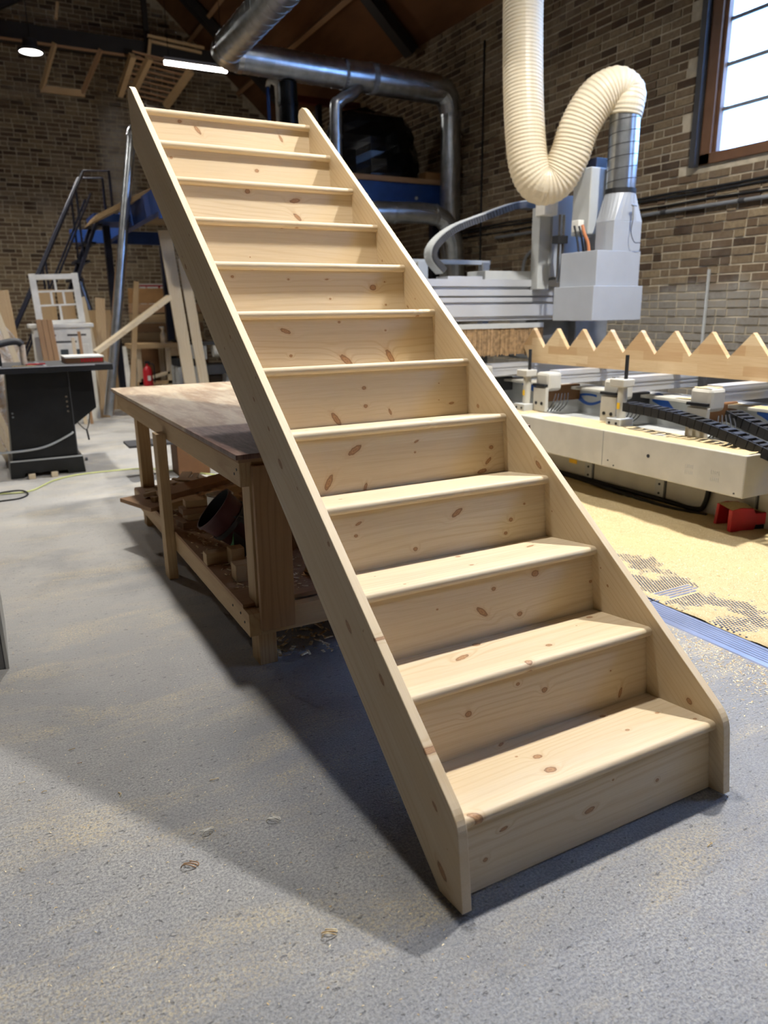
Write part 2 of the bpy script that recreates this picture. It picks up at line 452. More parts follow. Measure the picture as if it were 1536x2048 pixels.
for xe in (XR+.3, 2*RIDGE_X-XR-.3):
    ze = ZR - abs(xe-RIDGE_X)*SLOPE
    vs = [(RIDGE_X, YF-.2, ZR), (RIDGE_X, YB+.3, ZR), (xe, YB+.3, ze), (xe, YF-.2, ze)]
    roof.add(vs+[(x, y, z+.15) for x, y, z in vs], [(0,1,2,3),(7,6,5,4),(0,3,7,4),(1,5,6,2),(2,6,7,3)])
ceiling = struct(roof.build('ceiling', M['roof']))
def roof_z(x): return ZR - abs(x-RIDGE_X)*SLOPE
for x in (4.0, 3.1, 2.2, 1.3, .4):
    MB().bar((x, YF, roof_z(x)-.07), (x, YB, roof_z(x)-.07), .07, .12, (.66, 0, .75)).build('purlin', M['pine_brown'], ceiling)

# bricks: nearest in view are objects of their own, the rest one part
def bricks(wall, place, span, rows, skip, m_one, m_many, keep):
    """place(u, z, depth) -> world point; u runs along the wall"""
    rng = random.Random(3 if rows else 0)
    H, G = .075, .009
    L = []
    for r in range(rows):
        z0 = r*H + G/2; u = span[0] - (.1125 if r % 2 else 0) - rng.random()*.02; k = r
        while u < span[1]:
            k += 1
            ln = .2155 if (k % 3) else .103
            a, b = max(u, span[0]), min(u+ln, span[1])
            if b-a > .03 and not skip(a, b, z0, z0+H-G): L.append((a, b, z0, z0+H-G, rng.random(), rng.uniform(-.003, .006)))
            u += ln + G
    def size(bk):
        p = pix(place((bk[0]+bk[1])/2, (bk[2]+bk[3])/2, 0))
        if p is None or not (-10 < p[0] < 1546 and -10 < p[1] < 2058): return 0
        q0, q1 = pix(place(bk[0], bk[2], 0)), pix(place(bk[1], bk[3], 0))
        return abs(q1[0]-q0[0])*abs(q1[1]-q0[1]) if q0 and q1 else 0
    order = sorted(range(len(L)), key=lambda i: -size(L[i]) if keep(L[i]) else 0)
    solo = set(order[:300])
    FS = [(0,1,2,3), (0,4,5,1), (1,5,6,2), (2,6,7,3), (3,7,4,0)]
    def verts(bk, c=.004):
        a, b, z0, z1, _, d = bk
        return [place(a+c, z0+c, -.012-d), place(b-c, z0+c, -.012-d), place(b-c, z1-c, -.012-d), place(a+c, z1-c, -.012-d),
                place(a, z0, .014), place(b, z0, .014), place(b, z1, .014), place(a, z1, .014)]
    vs, fs, tone = [], [], []
    cache = {}
    for i, bk in enumerate(L):
        if i in solo:
            key = (round(bk[1]-bk[0], 3), rng.randrange(2))
            o0 = Vector(place(bk[0], bk[2], 0))
            if key not in cache:
                me = bpy.data.meshes.new('brick'); me.from_pydata([tuple(Vector(p)-o0) for p in verts(bk)], [], FS); me.update(); me.materials.append(m_one); cache[key] = me
            link('brick', cache[key], None, wall, loc=o0)
        else:
            n = len(vs); vs += verts(bk); fs += [tuple(n+j for j in f) for f in FS]; tone += [bk[4]]*8
    me = bpy.data.meshes.new('brickwork'); me.from_pydata(vs, [], fs); me.update(); me.materials.append(m_many)
    at = me.attributes.new('tone', 'FLOAT', 'POINT'); at.data.foreach_set('value', tone)
    o = link('brickwork', me, None, wall); o['kind'] = 'stuff'
inwin = lambda a, b, z0, z1: any(b > w0-.04 and a < w1+.04 and z1 > s0-.02 and z0 < s1+.02 for w0, w1, s0, s1 in WIN)
bricks(wall_right, lambda u, z, d: (XR+d, u, z), (.5, YB), 65, inwin, M['brick_one'], M['brick_many'],
       lambda b: b[3] > .9 and b[0] < 7.2)
bricks(wall_back, lambda u, z, d: (u, YB+d, z), (-3.2, XR), 106, lambda a, b, z0, z1: z1 > roof_z(max(abs(a-RIDGE_X), abs(b-RIDGE_X))+RIDGE_X)-.02, M['brick_one_b'], M['brick_many_b'],
       lambda b: 1.3 < b[3] < 4.6 and b[1] < .9)
# windows in the right-hand wall
wood_frame = paint('brown_window_wood', srgb(104, 74, 52), .55)
def window(name, y0, y1, z0, z1):
    wf = thing(name, 'tall brown timber window with frosted panes', 'window'); wf['kind'] = 'structure'
    del wf['category']
    x0 = XR-.03
    fr = MB()
    for a, b in (((x0, y0, z0), (x0+.12, y1, z0+.09)), ((x0, y0, z1-.08), (x0+.12, y1, z1)), ((x0, y1-.11, z0), (x0+.12, y1, z1)), ((x0, y0, z0), (x0+.12, y0+.11, z1))): fr.box(a, b)
    fr.build('window_frame', wood_frame, wf, bevel=.004)
    fr = MB()
    for a in (y1-.15, y0+.11): fr.box((x0+.03, a, z0+.09), (x0+.09, a+.04, z1-.08))
    fr.build('window_sash', wood_frame, wf)
    n = 5; h = (z1-z0-.17)/n
    for i in range(1, n): box((x0+.07, y0+.15, z0+.09+h*i-.016), (x0+.095, y1-.15, z0+.09+h*i+.016)).build('glazing_bar', M['grey'], wf)
    for j in (1, 2):
        yy = y0+.15+(y1-y0-.3)*j/3
        if j == 1: box((x0+.07, yy-.012, z0+.09), (x0+.095, yy+.012, z1-.08)).build('glazing_bar', M['grey'], wf)
    for i in range(n): box((x0+.08, y0+.14, z0+.092+h*i), (x0+.085, y1-.14, z0+.088+h*(i+1))).build('pane', M['frost'], wf)
    return wf
window('window_1', *WIN[0]); window('window_2', *WIN[1])
# round black batten at the side of the window
tag(MB().bar((XR-.05, 3.99, 2.52), (XR-.05, 3.99, 4.45), .06, .06).build('window_side_batten', M['darkgrey']), 'dark square batten fixed upright beside the brown window frame', 'batten')

# wall cables and pipes on the right-hand wall
for nm, z, r, mt, lab in (('wall_cable', 2.335, .011, 'rubber', 'topmost of the three thin black cables clipped below the window'),
                      ('wall_cable', 2.30, .011, 'rubber', 'middle one of the three thin black cables clipped below the window'),
                      ('wall_cable', 2.235, .009, 'rubber', 'lowest of the three thin black cables clipped below the window')):
    tag(MB().tube([(XR-.02, y, z+.004*math.sin(y*5+z*40)) for y in [i*.25 for i in range(0, 34)]], r, 6).build(nm, M[mt], smooth=True), lab, 'cable', 'cables along the brick wall')
pp = thing('conduit_pipe', 'grey-blue metal conduit running level along the brick wall under the cables', 'pipe')
MB().cyl((XR-.035, 0, 2.175), (XR-.035, 7.0, 2.175), .018, 10).build('pipe', M['grey'], pp, True)
for y in (2.2, 3.1, 3.45, 4.3, 4.6, 5.4): MB().cyl((XR-.035, y-.03, 2.175), (XR-.035, y+.03, 2.175), .023, 10).build('coupling', M['darkgrey'], pp, True)
for y, lab in ((7.35, 'thin black cable dropping down the dark brick wall right of the big duct'),):
    tag(MB().tube([(XR-.02, y, z*.3) for z in range(0, 16)], .014, 6).build('wall_cable', M['rubber'], smooth=True), lab, 'cable')
tag(MB().tube(spline([(XR-.07, 5.2, 2.05), (XR-.07, 5.9, 2.03), (XR-.07, 6.25, 1.95), (XR-.07, 6.38, 1.75), (XR-.07, 6.4, 1.1)]), .02, 8).build('bent_conduit', M['grey'], smooth=True), 'grey conduit bending down the wall behind the cable chain', 'pipe')
tag(MB().cyl((XR-.05, 5.05, 1.2), (XR-.05, 5.05, 2.0), .02, 8).build('blue_pipe', M['blue'], smooth=True), 'short upright blue pipe on the wall behind the gantry', 'pipe')
tag(MB().bar((XR-.03, 3.72, .6), (XR-.03, 3.72, 1.62), .02, .02).build('wall_batten', M['lightgrey']), 'thin pale upright batten on the greyed brickwork right of the white hood', 'batten')

# roof trusses
def truss(y, lab):
    t = thing('roof_truss', lab, 'truss', (0, 0, 0), group='roof trusses')
    xa, xb = 2*RIDGE_X-XR+.2, XR-.1
    b = MB(); b.bar((xa, y, 5.62), (xb, y, 5.62), .16, .28); b.build('tie_beam', M['truss'], t)
    for s in (xa, xb): MB().bar((s, y, roof_z(s)-.16), (RIDGE_X, y, ZR-.2), .14, .2, (0, 1, 0)).build('rafter', M['truss'], t)
    MB().bar((RIDGE_X, y, 5.6), (RIDGE_X, y, ZR-.2), .12, .12).build('king_post', M['truss'], t)
    for s in (-1, 1):
        MB().bar((RIDGE_X, y, 5.8), (RIDGE_X+s*2.6, y, roof_z(RIDGE_X+2.6)-.2), .12, .12, (0, 1, 0)).build('strut', M['truss'], t)
        MB().bar((RIDGE_X+s*2.6, y, roof_z(RIDGE_X+2.6)-.2), (RIDGE_X+s*2.6, y, 5.6), .08, .08).build('strut', M['truss'], t)
truss(13.3, 'dark roof truss close in front of the back gable wall')
truss(9.0, 'dark roof truss crossing the roof above the long duct')
truss(3.6, 'dark roof truss nearest the camera above the staircase')

# lamps
for i, (x, y, z, k) in enumerate(HIGH_BAYS):
    lab = LAMP_LABELS[i]
    t = thing('high_bay_lamp', lab, 'lamp', (x, y, z), group='high-bay lamps')
    MB().lathe([(.001, .16), (.09, .16), (.1, .05), (.17, .03), (.17, 0), (.145, 0), (.145, .012)]).build('housing', M['darkgrey'], t, True)
    MB().lathe([(.145, .008), (.10, -.006), (.001, -.010)], 20).build('lens', M['lamp'], t)
    ld_ = bpy.data.lights.new('high_bay_light', 'AREA'); ld_.shape = 'DISK'; ld_.size = .26; ld_.energy = LAMP_W*k; ld_.color = LAMP_COL[:3]; ld_.spread = rad(136)
    lo_ = bpy.data.objects.new('high_bay_light', ld_); COL.objects.link(lo_); lo_.parent = t; lo_.location = (0, 0, -.02)
    MB().cyl((0, 0, .16), (0, 0, roof_z(x)-z), .006, 6).build('hanging_wire', M['rubber'], t)
tl = thing('tube_lamp', 'bright LED tube lamp hanging level beside the silver duct elbow', 'lamp', (2.18, 11, 4.83))
box((-.47, -.035, .02), (.47, .035, .07)).build('housing', M['lightgrey'], tl)
MB().tube([(-.46, 0, 0), (.46, 0, 0)], .03, 10).build('tube', M['tube'], tl, True)
for x in (-.4, .4): MB().cyl((x, 0, .07), (x, 0, 1.6), .005, 5).build('hanging_wire', M['rubber'], tl)
# ------------------------------------------------------------------ staircase
G_, R_, R1, WI, TS, S_, O_, MV = .2163, .208, .205, .8238, .026, .023, .0233, .039
KN = {
'R1': [(-0.339,-0.133,0.0054,0),(0.213,-0.116,0.0048,0),(-0.022,-0.12,0.0078,8),(0.058,-0.065,0.0026,0),(-0.284,-0.076,0.0054,10)],
'R2': [(-0.223,-0.1,0.008,0),(0.027,-0.099,0.0078,0),(-0.062,-0.06,0.0048,0),(0.269,-0.104,0.0026,0),(0.305,-0.18,0.0068,70)],
'R3': [(0.184,-0.05,0.0107,0),(0.029,-0.069,0.0061,0),(0.12,-0.164,0.0075,0),(-0.167,-0.092,0.0026,0),(-0.016,-0.13,0.0103,-40),(0.404,-0.116,0.0046,0)],
'R4': [(0.057,-0.079,0.0099,30),(-0.102,-0.171,0.0064,0),(0.266,-0.131,0.0065,0),(0.243,-0.173,0.0055,0),(0.324,-0.086,0.0035,0),(-0.3,-0.099,0.0049,0),(-0.288,-0.064,0.0049,20)],
'R5': [(0.357,-0.116,0.0071,0),(-0.18,-0.074,0.0121,30),(0.051,-0.067,0.0042,20),(0.043,-0.103,0.0032,0),(-0.28,-0.168,0.0119,60),(0.313,-0.197,0.0089,10),(-0.152,-0.199,0.0068,70),(0.342,-0.163,0.0074,40)],
'R6': [(-0.023,-0.085,0.0063,0),(-0.022,-0.149,0.0064,0),(-0.14,-0.186,0.0119,-55),(0.075,-0.176,0.0055,-70),(0.289,-0.086,0.0018,0),(0.285,-0.147,0.0018,0),(0.34,-0.163,0.005,5)],
'R7': [(-0.217,-0.07,0.0089,-20),(-0.204,-0.159,0.0048,0),(0.019,-0.185,0.0143,-40),(0.208,-0.178,0.014,-60),(-0.007,-0.167,0.0021,0),(0.195,-0.077,0.0033,0),(0.0,-0.042,0.0043,0)],
'R8': [(-0.327,-0.053,0.005,0),(-0.103,-0.061,0.0037,0),(0.267,-0.091,0.0117,0),(0.069,-0.136,0.0038,0),(0.322,-0.161,0.0036,0),(0.323,-0.068,0.0032,0),(0.061,-0.06,0.0034,5)],
'R9': [(-0.177,-0.147,0.0022,0),(-0.028,-0.022,0.0073,0)],
'R10': [(-0.088,-0.039,0.0092,0),(0.13,-0.066,0.011,10),(0.136,-0.136,0.0103,-40)],
'R11': [(0.041,-0.093,0.0078,0),(-0.349,-0.066,0.0054,0)],
'R12': [(-0.238,-0.042,0.0074,0),(-0.157,-0.072,0.01,-50),(0.26,-0.074,0.0079,-60)],
'T1': [(-0.111,0.06,0.0127,0),(-0.362,-0.028,0.0074,0),(-0.372,0.006,0.0087,-30),(-0.13,0.233,0.0055,30),(0.197,0.2,0.0066,0),(0.382,0.044,0.0046,0),(0.19,0.102,0.0049,0),(-0.095,0.128,0.0099,0),(-0.138,0.158,0.003,0),(0.331,0.128,0.0051,0),(0.23,-0.026,0.0047,0)],
'T2': [(-0.066,0.204,0.0104,0),(0.089,0.073,0.008,0),(-0.034,0.011,0.009,0),(0.345,0.185,0.008,0),(0.261,0.151,0.0023,0),(-0.155,0.144,0.0121,20)],
'T3': [(-0.008,0.076,0.0055,0),(0.023,0.195,0.0071,0),(-0.265,0.024,0.0034,0),(-0.288,0.158,0.0024,0),(0.272,0.152,0.008,20)],
'T4': [(0.085,-0.012,0.0065,0),(-0.263,-0.074,0.0059,0),(-0.296,0.123,0.0051,0)],
'T5': [(-0.225,-0.531,0.0026,0)],
'LS': [(0.375,-0.03,0.0083,1),(0.057,-0.039,0.0064,1),(0.16,0.028,0.0065,0),(0.456,0.03,0.0039,0),(-0.06,-0.139,0.0118,1),(-0.031,-0.067,0.0014,0),(0.508,-0.016,0.002,0),(1.013,-0.037,0.003,1),(0.775,0.004,0.0062,0),(0.565,-0.086,0.01,1),(0.508,-0.011,0.0016,0),(0.459,0.022,0.0041,0),(1.147,-0.078,0.0083,1),(1.281,-0.056,0.0047,1),(1.151,-0.078,0.0098,1),(1.431,-0.07,0.0049,1),(1.449,0.006,0.0036,0),(1.977,-0.037,0.0041,1),(1.757,-0.127,0.0033,1),(1.72,-0.047,0.0045,1),(1.182,0.042,0.0056,0),(2.834,-0.011,0.0018,0),(2.897,-0.155,0.0023,0),(2.611,-0.019,0.0032,1),(2.301,-0.024,0.0034,1),(2.369,-0.162,0.0032,1),(2.31,-0.168,0.0077,1),(2.435,0.049,0.0041,0),(2.105,0.046,0.0064,0)],
'RS': [(0.082,-0.041,0.008,0),(0.488,-0.056,0.0034,0),(0.544,-0.038,0.0021,0),(0.811,-0.078,0.0015,0),(1.343,-0.098,0.0064,0),(1.949,-0.061,0.0027,0),(1.979,-0.123,0.004,1),(2.276,-0.1,0.0042,0),(0.81,-0.079,0.0024,0),(0.96,-0.011,0.0092,1),(2.69,-0.014,0.0041,0)],

}
st = thing('staircase', 'new pale pine closed-string staircase leaning over the workbench', 'staircase', (0, 0, .006))
st.rotation_euler = (rad(-6.8), 0, 0)
PH = math.atan2(R_, G_)
cp, sp = math.cos(PH), math.sin(PH)
k = R_/G_
def to_uv(y, z): dz = z - R1; return y*cp + dz*sp, -y*sp + dz*cp
zf = R1+MV-k*S_
front = [(-S_, .003)]
a0 = Vector((-S_, zf-.035)); c0 = Vector((-S_, zf)); b0 = Vector((-S_+.03, zf+.03*k))
for i in range(7):
    t_ = i/6; q = a0*(1-t_)**2 + c0*2*t_*(1-t_) + b0*t_*t_; front.append((q.x, q.y))
zt = 2.60; yt = (zt-R1-MV)/k
front += [(yt-.02, zt-.02*k), (yt+.01, zt), (2.50, zt), (2.52, zt-.02), (2.52, R1-.27+k*2.52), ((.003-R1+.27)/k, .003)]
poly = [to_uv(y, z) for y, z in front]
for side, nm in ((-1, 'LS'), (1, 'RS')):
    kn = [q for q in KN[nm]]
    m = pine('pine_string_%s' % ('outer' if side < 0 else 'inner'), kn, 'xzy', seed=2.+side, lam=.075)
    lo, hi = (0, TS)
    b = MB().prism(poly[::-1], -TS/2, TS/2, 'y')
    x = side*(WI/2+TS/2)
    Mx = Matrix(((0, -1, 0, x), (cp, 0, -sp, 0), (sp, 0, cp, R1), (0, 0, 0, 1)))
    b.build('string_board', m, st, bevel=.002, M=Mx)
prof = []
for i in range(12):
    kn = [q for q in KN.get('T%d' % (i+1), []) if -.04 < q[1] < .24]
    if i >= 4: kn = [((random.random()-.5)*.7, random.uniform(0, .2), .006, 0) for _ in range(4)]
    m = pine('pine_tread_%d' % (i+1), kn, 'xyz', seed=10.+i*1.7, lam=.11)
    dep = G_+O_+.010 if i < 11 else .105
    h = .028; pr = []
    for j in range(9):
        a = math.pi/2 + math.pi*j/8
        pr.append((.014+.014*math.cos(a), -.014+.014*math.sin(a)))
    pr += [(dep, -h), (dep, 0)]
    MB().prism(pr, -WI/2-.006, WI/2+.006, 'x').build('tread', m, st, True, loc=(0, i*G_, R1+i*R_))
    kn = [q for q in KN.get('R%d' % (i+1), [])]
    m = pine('pine_riser_%d' % (i+1), kn, 'xzy', seed=40.+i*2.3, lam=.105)
    zl = -R_ if i else -(R1-.004)
    box((-WI/2-.006, 0, zl), (WI/2+.006, .012, -.024)).build('riser', m, st, loc=(0, i*G_+O_, R1+i*R_))

# ------------------------------------------------------------------ workbench
wb = thing('workbench', 'rough timber workbench with worn plywood top carrying the staircase', 'workbench', (0, 0, 0))
BX0, BX1, BY0, BY1, BZ = -.50, .74, 1.245, 3.93, .832
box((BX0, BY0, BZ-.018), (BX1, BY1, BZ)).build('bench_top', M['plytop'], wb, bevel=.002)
box((BX0+.01, BY0+.01, BZ-.03), (BX1-.01, BY1-.01, BZ-.0185)).build('ply_core', M['pine_brown'], wb)
za0, za1 = BZ-.125, BZ-.031
box((BX0+.025, BY0+.055, za0), (BX0+.07, BY1-.05, za1)).build('apron', M['pine_old_y'], wb, bevel=.002)
box((BX1-.07, BY0+.055, za0), (BX1-.025, BY1-.05, za1)).build('apron', M['pine_old_y'], wb)
box((BX0+.0705, BY0+.055, za0), (BX1-.0705, BY0+.10, za1)).build('apron', M['pine_old'], wb)
box((BX0+.0705, BY1-.10, za0), (BX1-.0705, BY1-.05, za1)).build('apron', M['pine_old'], wb)
for x in (BX0+.071, BX1-.165):
    for y in (BY0+.10, BY1-.42):
        box((x, y, 0), (x+.07, y+.09, za1)).build('leg', M['pine_old_z'], wb, bevel=.002)
box((BX0-.022, 2.46, 0), (BX0+.024, 2.55, .735)).build('leg', M['pine_old_z'], wb, bevel=.002)
zs0, zs1 = .145, .235
box((BX0+.025, BY0+.055, zs0), (BX0+.07, BY1-.35, zs1)).build('shelf_rail', M['pine_old_y'], wb, bevel=.002)
box((BX1-.07, BY0+.055, zs0), (BX1-.025, BY1-.35, zs1)).build('shelf_rail', M['pine_old_y'], wb)
box((BX0+.0705, BY0+.055, zs0), (BX1-.0705, BY0+.10, zs1)).build('shelf_rail', M['pine_old'], wb)
box((BX0+.025, BY0+.12, zs1), (BX1-.025, BY1-.38, zs1+.014)).build('shelf', M['pine_brown'], wb)
box((-.435, BY0+.030, .168), (-.305, BY0+.054, .782)).build('end_board', M['pine_brown_z'], wb, bevel=.002)
for x, y, z in ((BX0+.024, 1.33, .765), (BX0+.024, 1.36, .745), (BX0+.024, 1.50, .20), (BX0+.024, 1.40, .205), (BX0+.024, 1.355, .185)):
    MB().cyl((x+.004, y, z), (x-.001, y, z), .005, 8).build('nail_head', M['darkgrey'], wb)
SH = zs1+.014
# things on the bench shelf
def slab(name, lab, cat, a, b, wd, th, m, group=None, up=(0,0,1)):
    return tag(MB().bar(a, b, wd, th, up).build(name, m, bevel=.0015), lab, cat, group)
pr_ = M['pine_old_y']
slab('timber_plank', 'wide brown plank lying across the bench shelf behind the bucket', 'plank', (-.44, 2.86, SH+.095), (.22, 3.02, SH+.15), .16, .03, M['pine_brown'])
slab('timber_plank', 'narrow lighter plank resting in front of the wide brown plank on the bench shelf', 'plank', (-.45, 2.70, SH+.07), (.20, 2.80, SH+.125), .05, .04, M['pine_old'])
slab('plywood_offcut', 'flat plywood offcut poking out over the far end of the bench shelf', 'offcut', (-.56, 3.05, SH+.012), (-.18, 3.18, SH+.012), .34, .022, M['pine_brown'])
zz = SH
for i, (x, y, l, wd, th, lab) in enumerate(((-.33, 2.52, .30, .09, .035, 'bottom board of the short stack on the bench shelf'), (-.31, 2.53, .27, .08, .03, 'second board up in the short stack on the bench shelf'),
        (-.34, 2.52, .25, .085, .03, 'third board up in the short stack on the bench shelf'), (-.30, 2.53, .28, .08, .035, 'top board of the short stack on the bench shelf'))):
    slab('short_board', lab, 'board', (x-l/2+.04, y-.02+.01*i, zz+th/2+.0005), (x+l/2+.04, y+.03-.012*i, zz+th/2+.0005), wd, th, M['pine_old'] if i % 2 else M['pine_brown'], 'short stacked boards'); zz += th+.001
bt = thing('bucket', 'dark red bucket tipped over on the bench shelf with its black mouth showing', 'bucket', (-.325, 1.99, SH+.146))
ax = Vector((-.66, .10, .62)).normalized()
Mb = ax.to_track_quat('Z', 'X').to_matrix().to_4x4()
MB().lathe([(.001, -.12), (.082, -.12), (.103, .085), (.108, .085), (.108, .097), (.101, .097)], 28, Mb).build('shell', M['bucket'], bt, True)
MB().lathe([(.001, -.112), (.079, -.112), (.1005, .096)], 28, Mb).build('inside', M['rubber'], bt, True)
MB().lathe([(.097, -.01), (.0995, -.01), (.1015, .012), (.099, .012)], 28, Mb).build('band', M['darkgrey'], bt, True)
tn = thing('paint_tin', 'white tin standing behind the tipped bucket on the bench shelf', 'tin', (-.27, 2.335, SH))
MB().lathe([(.001, 0), (.062, 0), (.062, .19), (.058, .19), (.058, .18), (.001, .18)], 24).build('can', M['white'], tn, True)
MB().tube([(.062*math.cos(a), .062*math.sin(a), .19) for a in [i*math.pi/12 for i in range(25)]], .004, 6, False).build('rim', M['chrome'], tn, True)
for i, (a, b, lab) in enumerate((((-.475, 1.86, SH), (-.375, 1.92, SH+.052), 'low wooden block lying by the bench shelf edge below the bucket'),
        ((-.385, 1.80, SH), (-.325, 1.86, SH+.075), 'small cube-like wood block standing in the middle of the bench shelf'),
        ((-.425, 1.60, SH), (-.345, 1.67, SH+.07), 'pale wooden block nearest the front corner post on the bench shelf'))):
    tag(box(a, b).build('wood_block', M['pine_old'], bevel=.003), lab, 'block', 'wood blocks on the bench shelf')
bx = thing('carton', 'narrow carton with a green label behind the bench corner post', 'carton', (-.30, 1.93, SH))
box((-.04, -.03, 0), (.04, .03, .19)).build('body', M['darkgrey'], bx); box((-.0415, -.032, .03), (-.0405, .02, .11)).build('label', M['green'], bx)
tag(MB().bar((-.13, 1.52, SH+.012), (.3, 1.60, SH+.012), .12, .02).build('plank_offcut', M['pine_old'], bevel=.002), 'dusty plank lying on the shelf seen between the post and the stair string', 'plank')
slab('leaning_board', 'brown board propped on the shelf behind the near stair string', 'board', (-.18, 1.95, SH+.0), (.02, 1.72, SH+.24), .02, .16, M['pine_brown'])
# loose shelf scraps
def scraps(n, fn, lmin, lmax, seed, name, m, lab, cat, zoff=0.):
    rg = random.Random(seed); b = MB()
    for _ in range(n):
        x, y, z = fn(rg); l = rg.uniform(lmin, lmax); a = rg.uniform(0, 6.28); t = rg.uniform(-.25, .25)
        Mx = Matrix.Translation((x, y, z)) @ Matrix.Rotation(a, 4, 'Z') @ Matrix.Rotation(t, 4, 'Y')
        wd, th = l*rg.uniform(.12, .4), l*rg.uniform(.03, .12)
        b.box((-l/2, -wd/2, -th/2), (l/2, wd/2, th/2), Mx)
    return tag(b.build(name, m), lab, cat, kind='stuff')
scraps(70, lambda r: (r.uniform(-.42, .35), r.uniform(2.95, 3.5), SH+.01+r.random()*.05), .05, .22, 4, 'shelf_scraps', M['pine_old'], 'tangle of thin wood scraps on the far end of the bench shelf', 'scraps')
scraps(60, lambda r: (r.uniform(-.15, .3), r.uniform(1.9, 2.6), SH+.01+r.random()*.08), .06, .3, 9, 'shelf_offcuts', M['pine_brown'], 'heap of dark wood offcuts behind the bucket on the bench shelf', 'scraps')
scraps(120, lambda r: (r.uniform(-.38, .2), 1.30+r.random()*.34+.0, .006+r.random()*.025), .012, .045, 5, 'floor_scraps', M['chip'], 'splintered wood scraps swept under the front of the workbench', 'scraps')
scraps(900, lambda r: (r.uniform(-.45, .1), r.uniform(1.4, 3.3), SH+.002), .006, .03, 15, 'shelf_shavings', M['chip'], 'fine shavings scattered over the bench shelf', 'shavings')
# box stool beyond the bench
sb = thing('box_stool', 'low brown box stool with a thin black board on top beyond the bench', 'stool', (.22, 5.0, 0))
box((-.13, -.12, 0), (.13, .12, .27)).build('box', M['brownbox'], sb, bevel=.004); box((-.5, -.14, .272), (.22, .14, .29)).build('board', M['darkgrey'], sb)

# grey steel leg at the left edge
gl = thing('machine_leg', 'grey steel machine leg cut off by the left edge of the picture', 'leg', (-1.268, 1.80, 0))
box((-.5, 0, .0), (-.012, .5, .95)).build('side_panel', M['grey'], gl, bevel=.004); box((-.012, -.004, .0), (0, .5, .95)).build('edge_strip', M['lightgrey'], gl)
# ------------------------------------------------------------------ CNC router behind the stairs
cn = thing('cnc_router', 'large off-white CNC router bed and gantry beside the brick wall', 'machine', (2.6, 3, 0))
cn.location = (0, 0, 0)
def cb(name, a, b, m, bev=.003, par=None): return box(a, b).build(name, M[m], par or cn, bevel=bev)
# long front beam with its sawdust
fb = cb('front_beam', (2.20, 1.29, .315), (2.46, 5.2, .545), 'offwhite', .006)
MB().cyl((2.2005, 1.93, .44), (2.197, 1.93, .44), .011, 12).build('screw_hole', M['rubber'], fb)
for y, z in ((1.34, .335), (2.2, .335), (2.25, .36)): MB().cyl((2.2005, y, z), (2.197, y, z), .005, 8).build('screw', M['darkgrey'], fb)
box((2.1985, 2.30, .32), (2.2005, 2.303, .54)).build('seam', M['grey'], fb)
# faint pencilled arrows and number rows on the panel
rg = random.Random(2); pm = MB()
for (y0, z0) in ((1.49, .425), (1.49, .385), (1.66, .43), (1.66, .395)):
    for i in range(5):
        y = y0-.012*i; h = .008+.004*rg.random()
        pm.box((2.1988, y-.0008, z0-h), (2.2002, y+.0008, z0+h)); pm.box((2.1988, y-.005, z0-h+.014*(i % 2)), (2.2002, y, z0-h+.0015+.014*(i % 2)))
pm.build('pencil_marks', M['lightgrey'], fb)
yl = cb('warning_label', (2.575, 2.93, .175), (2.5785, 3.01, .205), 'yellow', 0)
cb('base_body', (2.58, 1.32, .03), (3.55, 5.2, .32), 'offwhite', .02)
cb('plinth', (2.62, 1.36, 0), (3.5, 5.1, .03), 'black', 0)
for y in (1.45, 2.1, 2.75): cb('base_joint', (2.574, y, .04), (2.5795, y+.008, .31), 'darkgrey', 0)
cb('beam_web', (2.461, 1.32, .325), (2.90, 5.15, .50), 'lightgrey', 0)
for y in (1.465, 2.115, 2.765):
    pl = cb('joint_plate', (2.570, y, .05), (2.5795, y+.07, .30), 'lightgrey', 0)
    for z in (.12, .18): MB().cyl((2.571, y+.035, z), (2.566, y+.035, z), .008, 8).build('bolt', M['rubber'], pl)
MB().tube(spline([(2.555, 3.6, .075), (2.55, 2.9, .08), (2.50, 2.4, .075), (2.48, 2.0, .07), (2.54, 1.75, .065)]), .016, 8).build('floor_hose', M['rubber'], cn, True)
MB().tube(spline([(2.56, 3.4, .09), (2.56, 2.2, .085), (2.558, 1.86, .08), (2.555, 1.78, .14), (2.55, 1.75, .33)]), .016, 8).build('floor_hose', M['rubber'], cn, True)
# upright body wall with blue wave
bw = cb('body_wall', (2.90, 1.1, .32), (3.05, 5.2, .70), 'lightgrey', .01)
def decal(pts, par, x=2.8985, m='bluedecal', name='blue_wave'):
    n = len(pts); b = MB()
    vs = [(x, y, z0) for y, z0, z1 in pts] + [(x, y, z1) for y, z0, z1 in pts]
    vs += [(x+.0015, a, c) for _, a, c in vs]
    fs = []
    for i in range(n-1): fs += [(i, i+1, n+i+1, n+i), (2*n+i+1, 2*n+i, 3*n+i, 3*n+i+1)]
    b.add(vs, fs).build(name, M[m], par)
for y0, sc in ((4.0, 1.), (3.42, .62), (2.56, .75), (1.75, .7)):
    decal([(y0-.9*t*sc, .62-.045*math.sin(t*6-.9)-.03*t, .632+.075*math.exp(-((t-.12)/.15)**2)-.04*math.sin(t*6-.9)-.02*t) for t in [i/24 for i in range(25)]], bw)
cb('body_ledge', (2.80, 1.1, .685), (3.05, 5.2, .705), 'offwhite', .003)
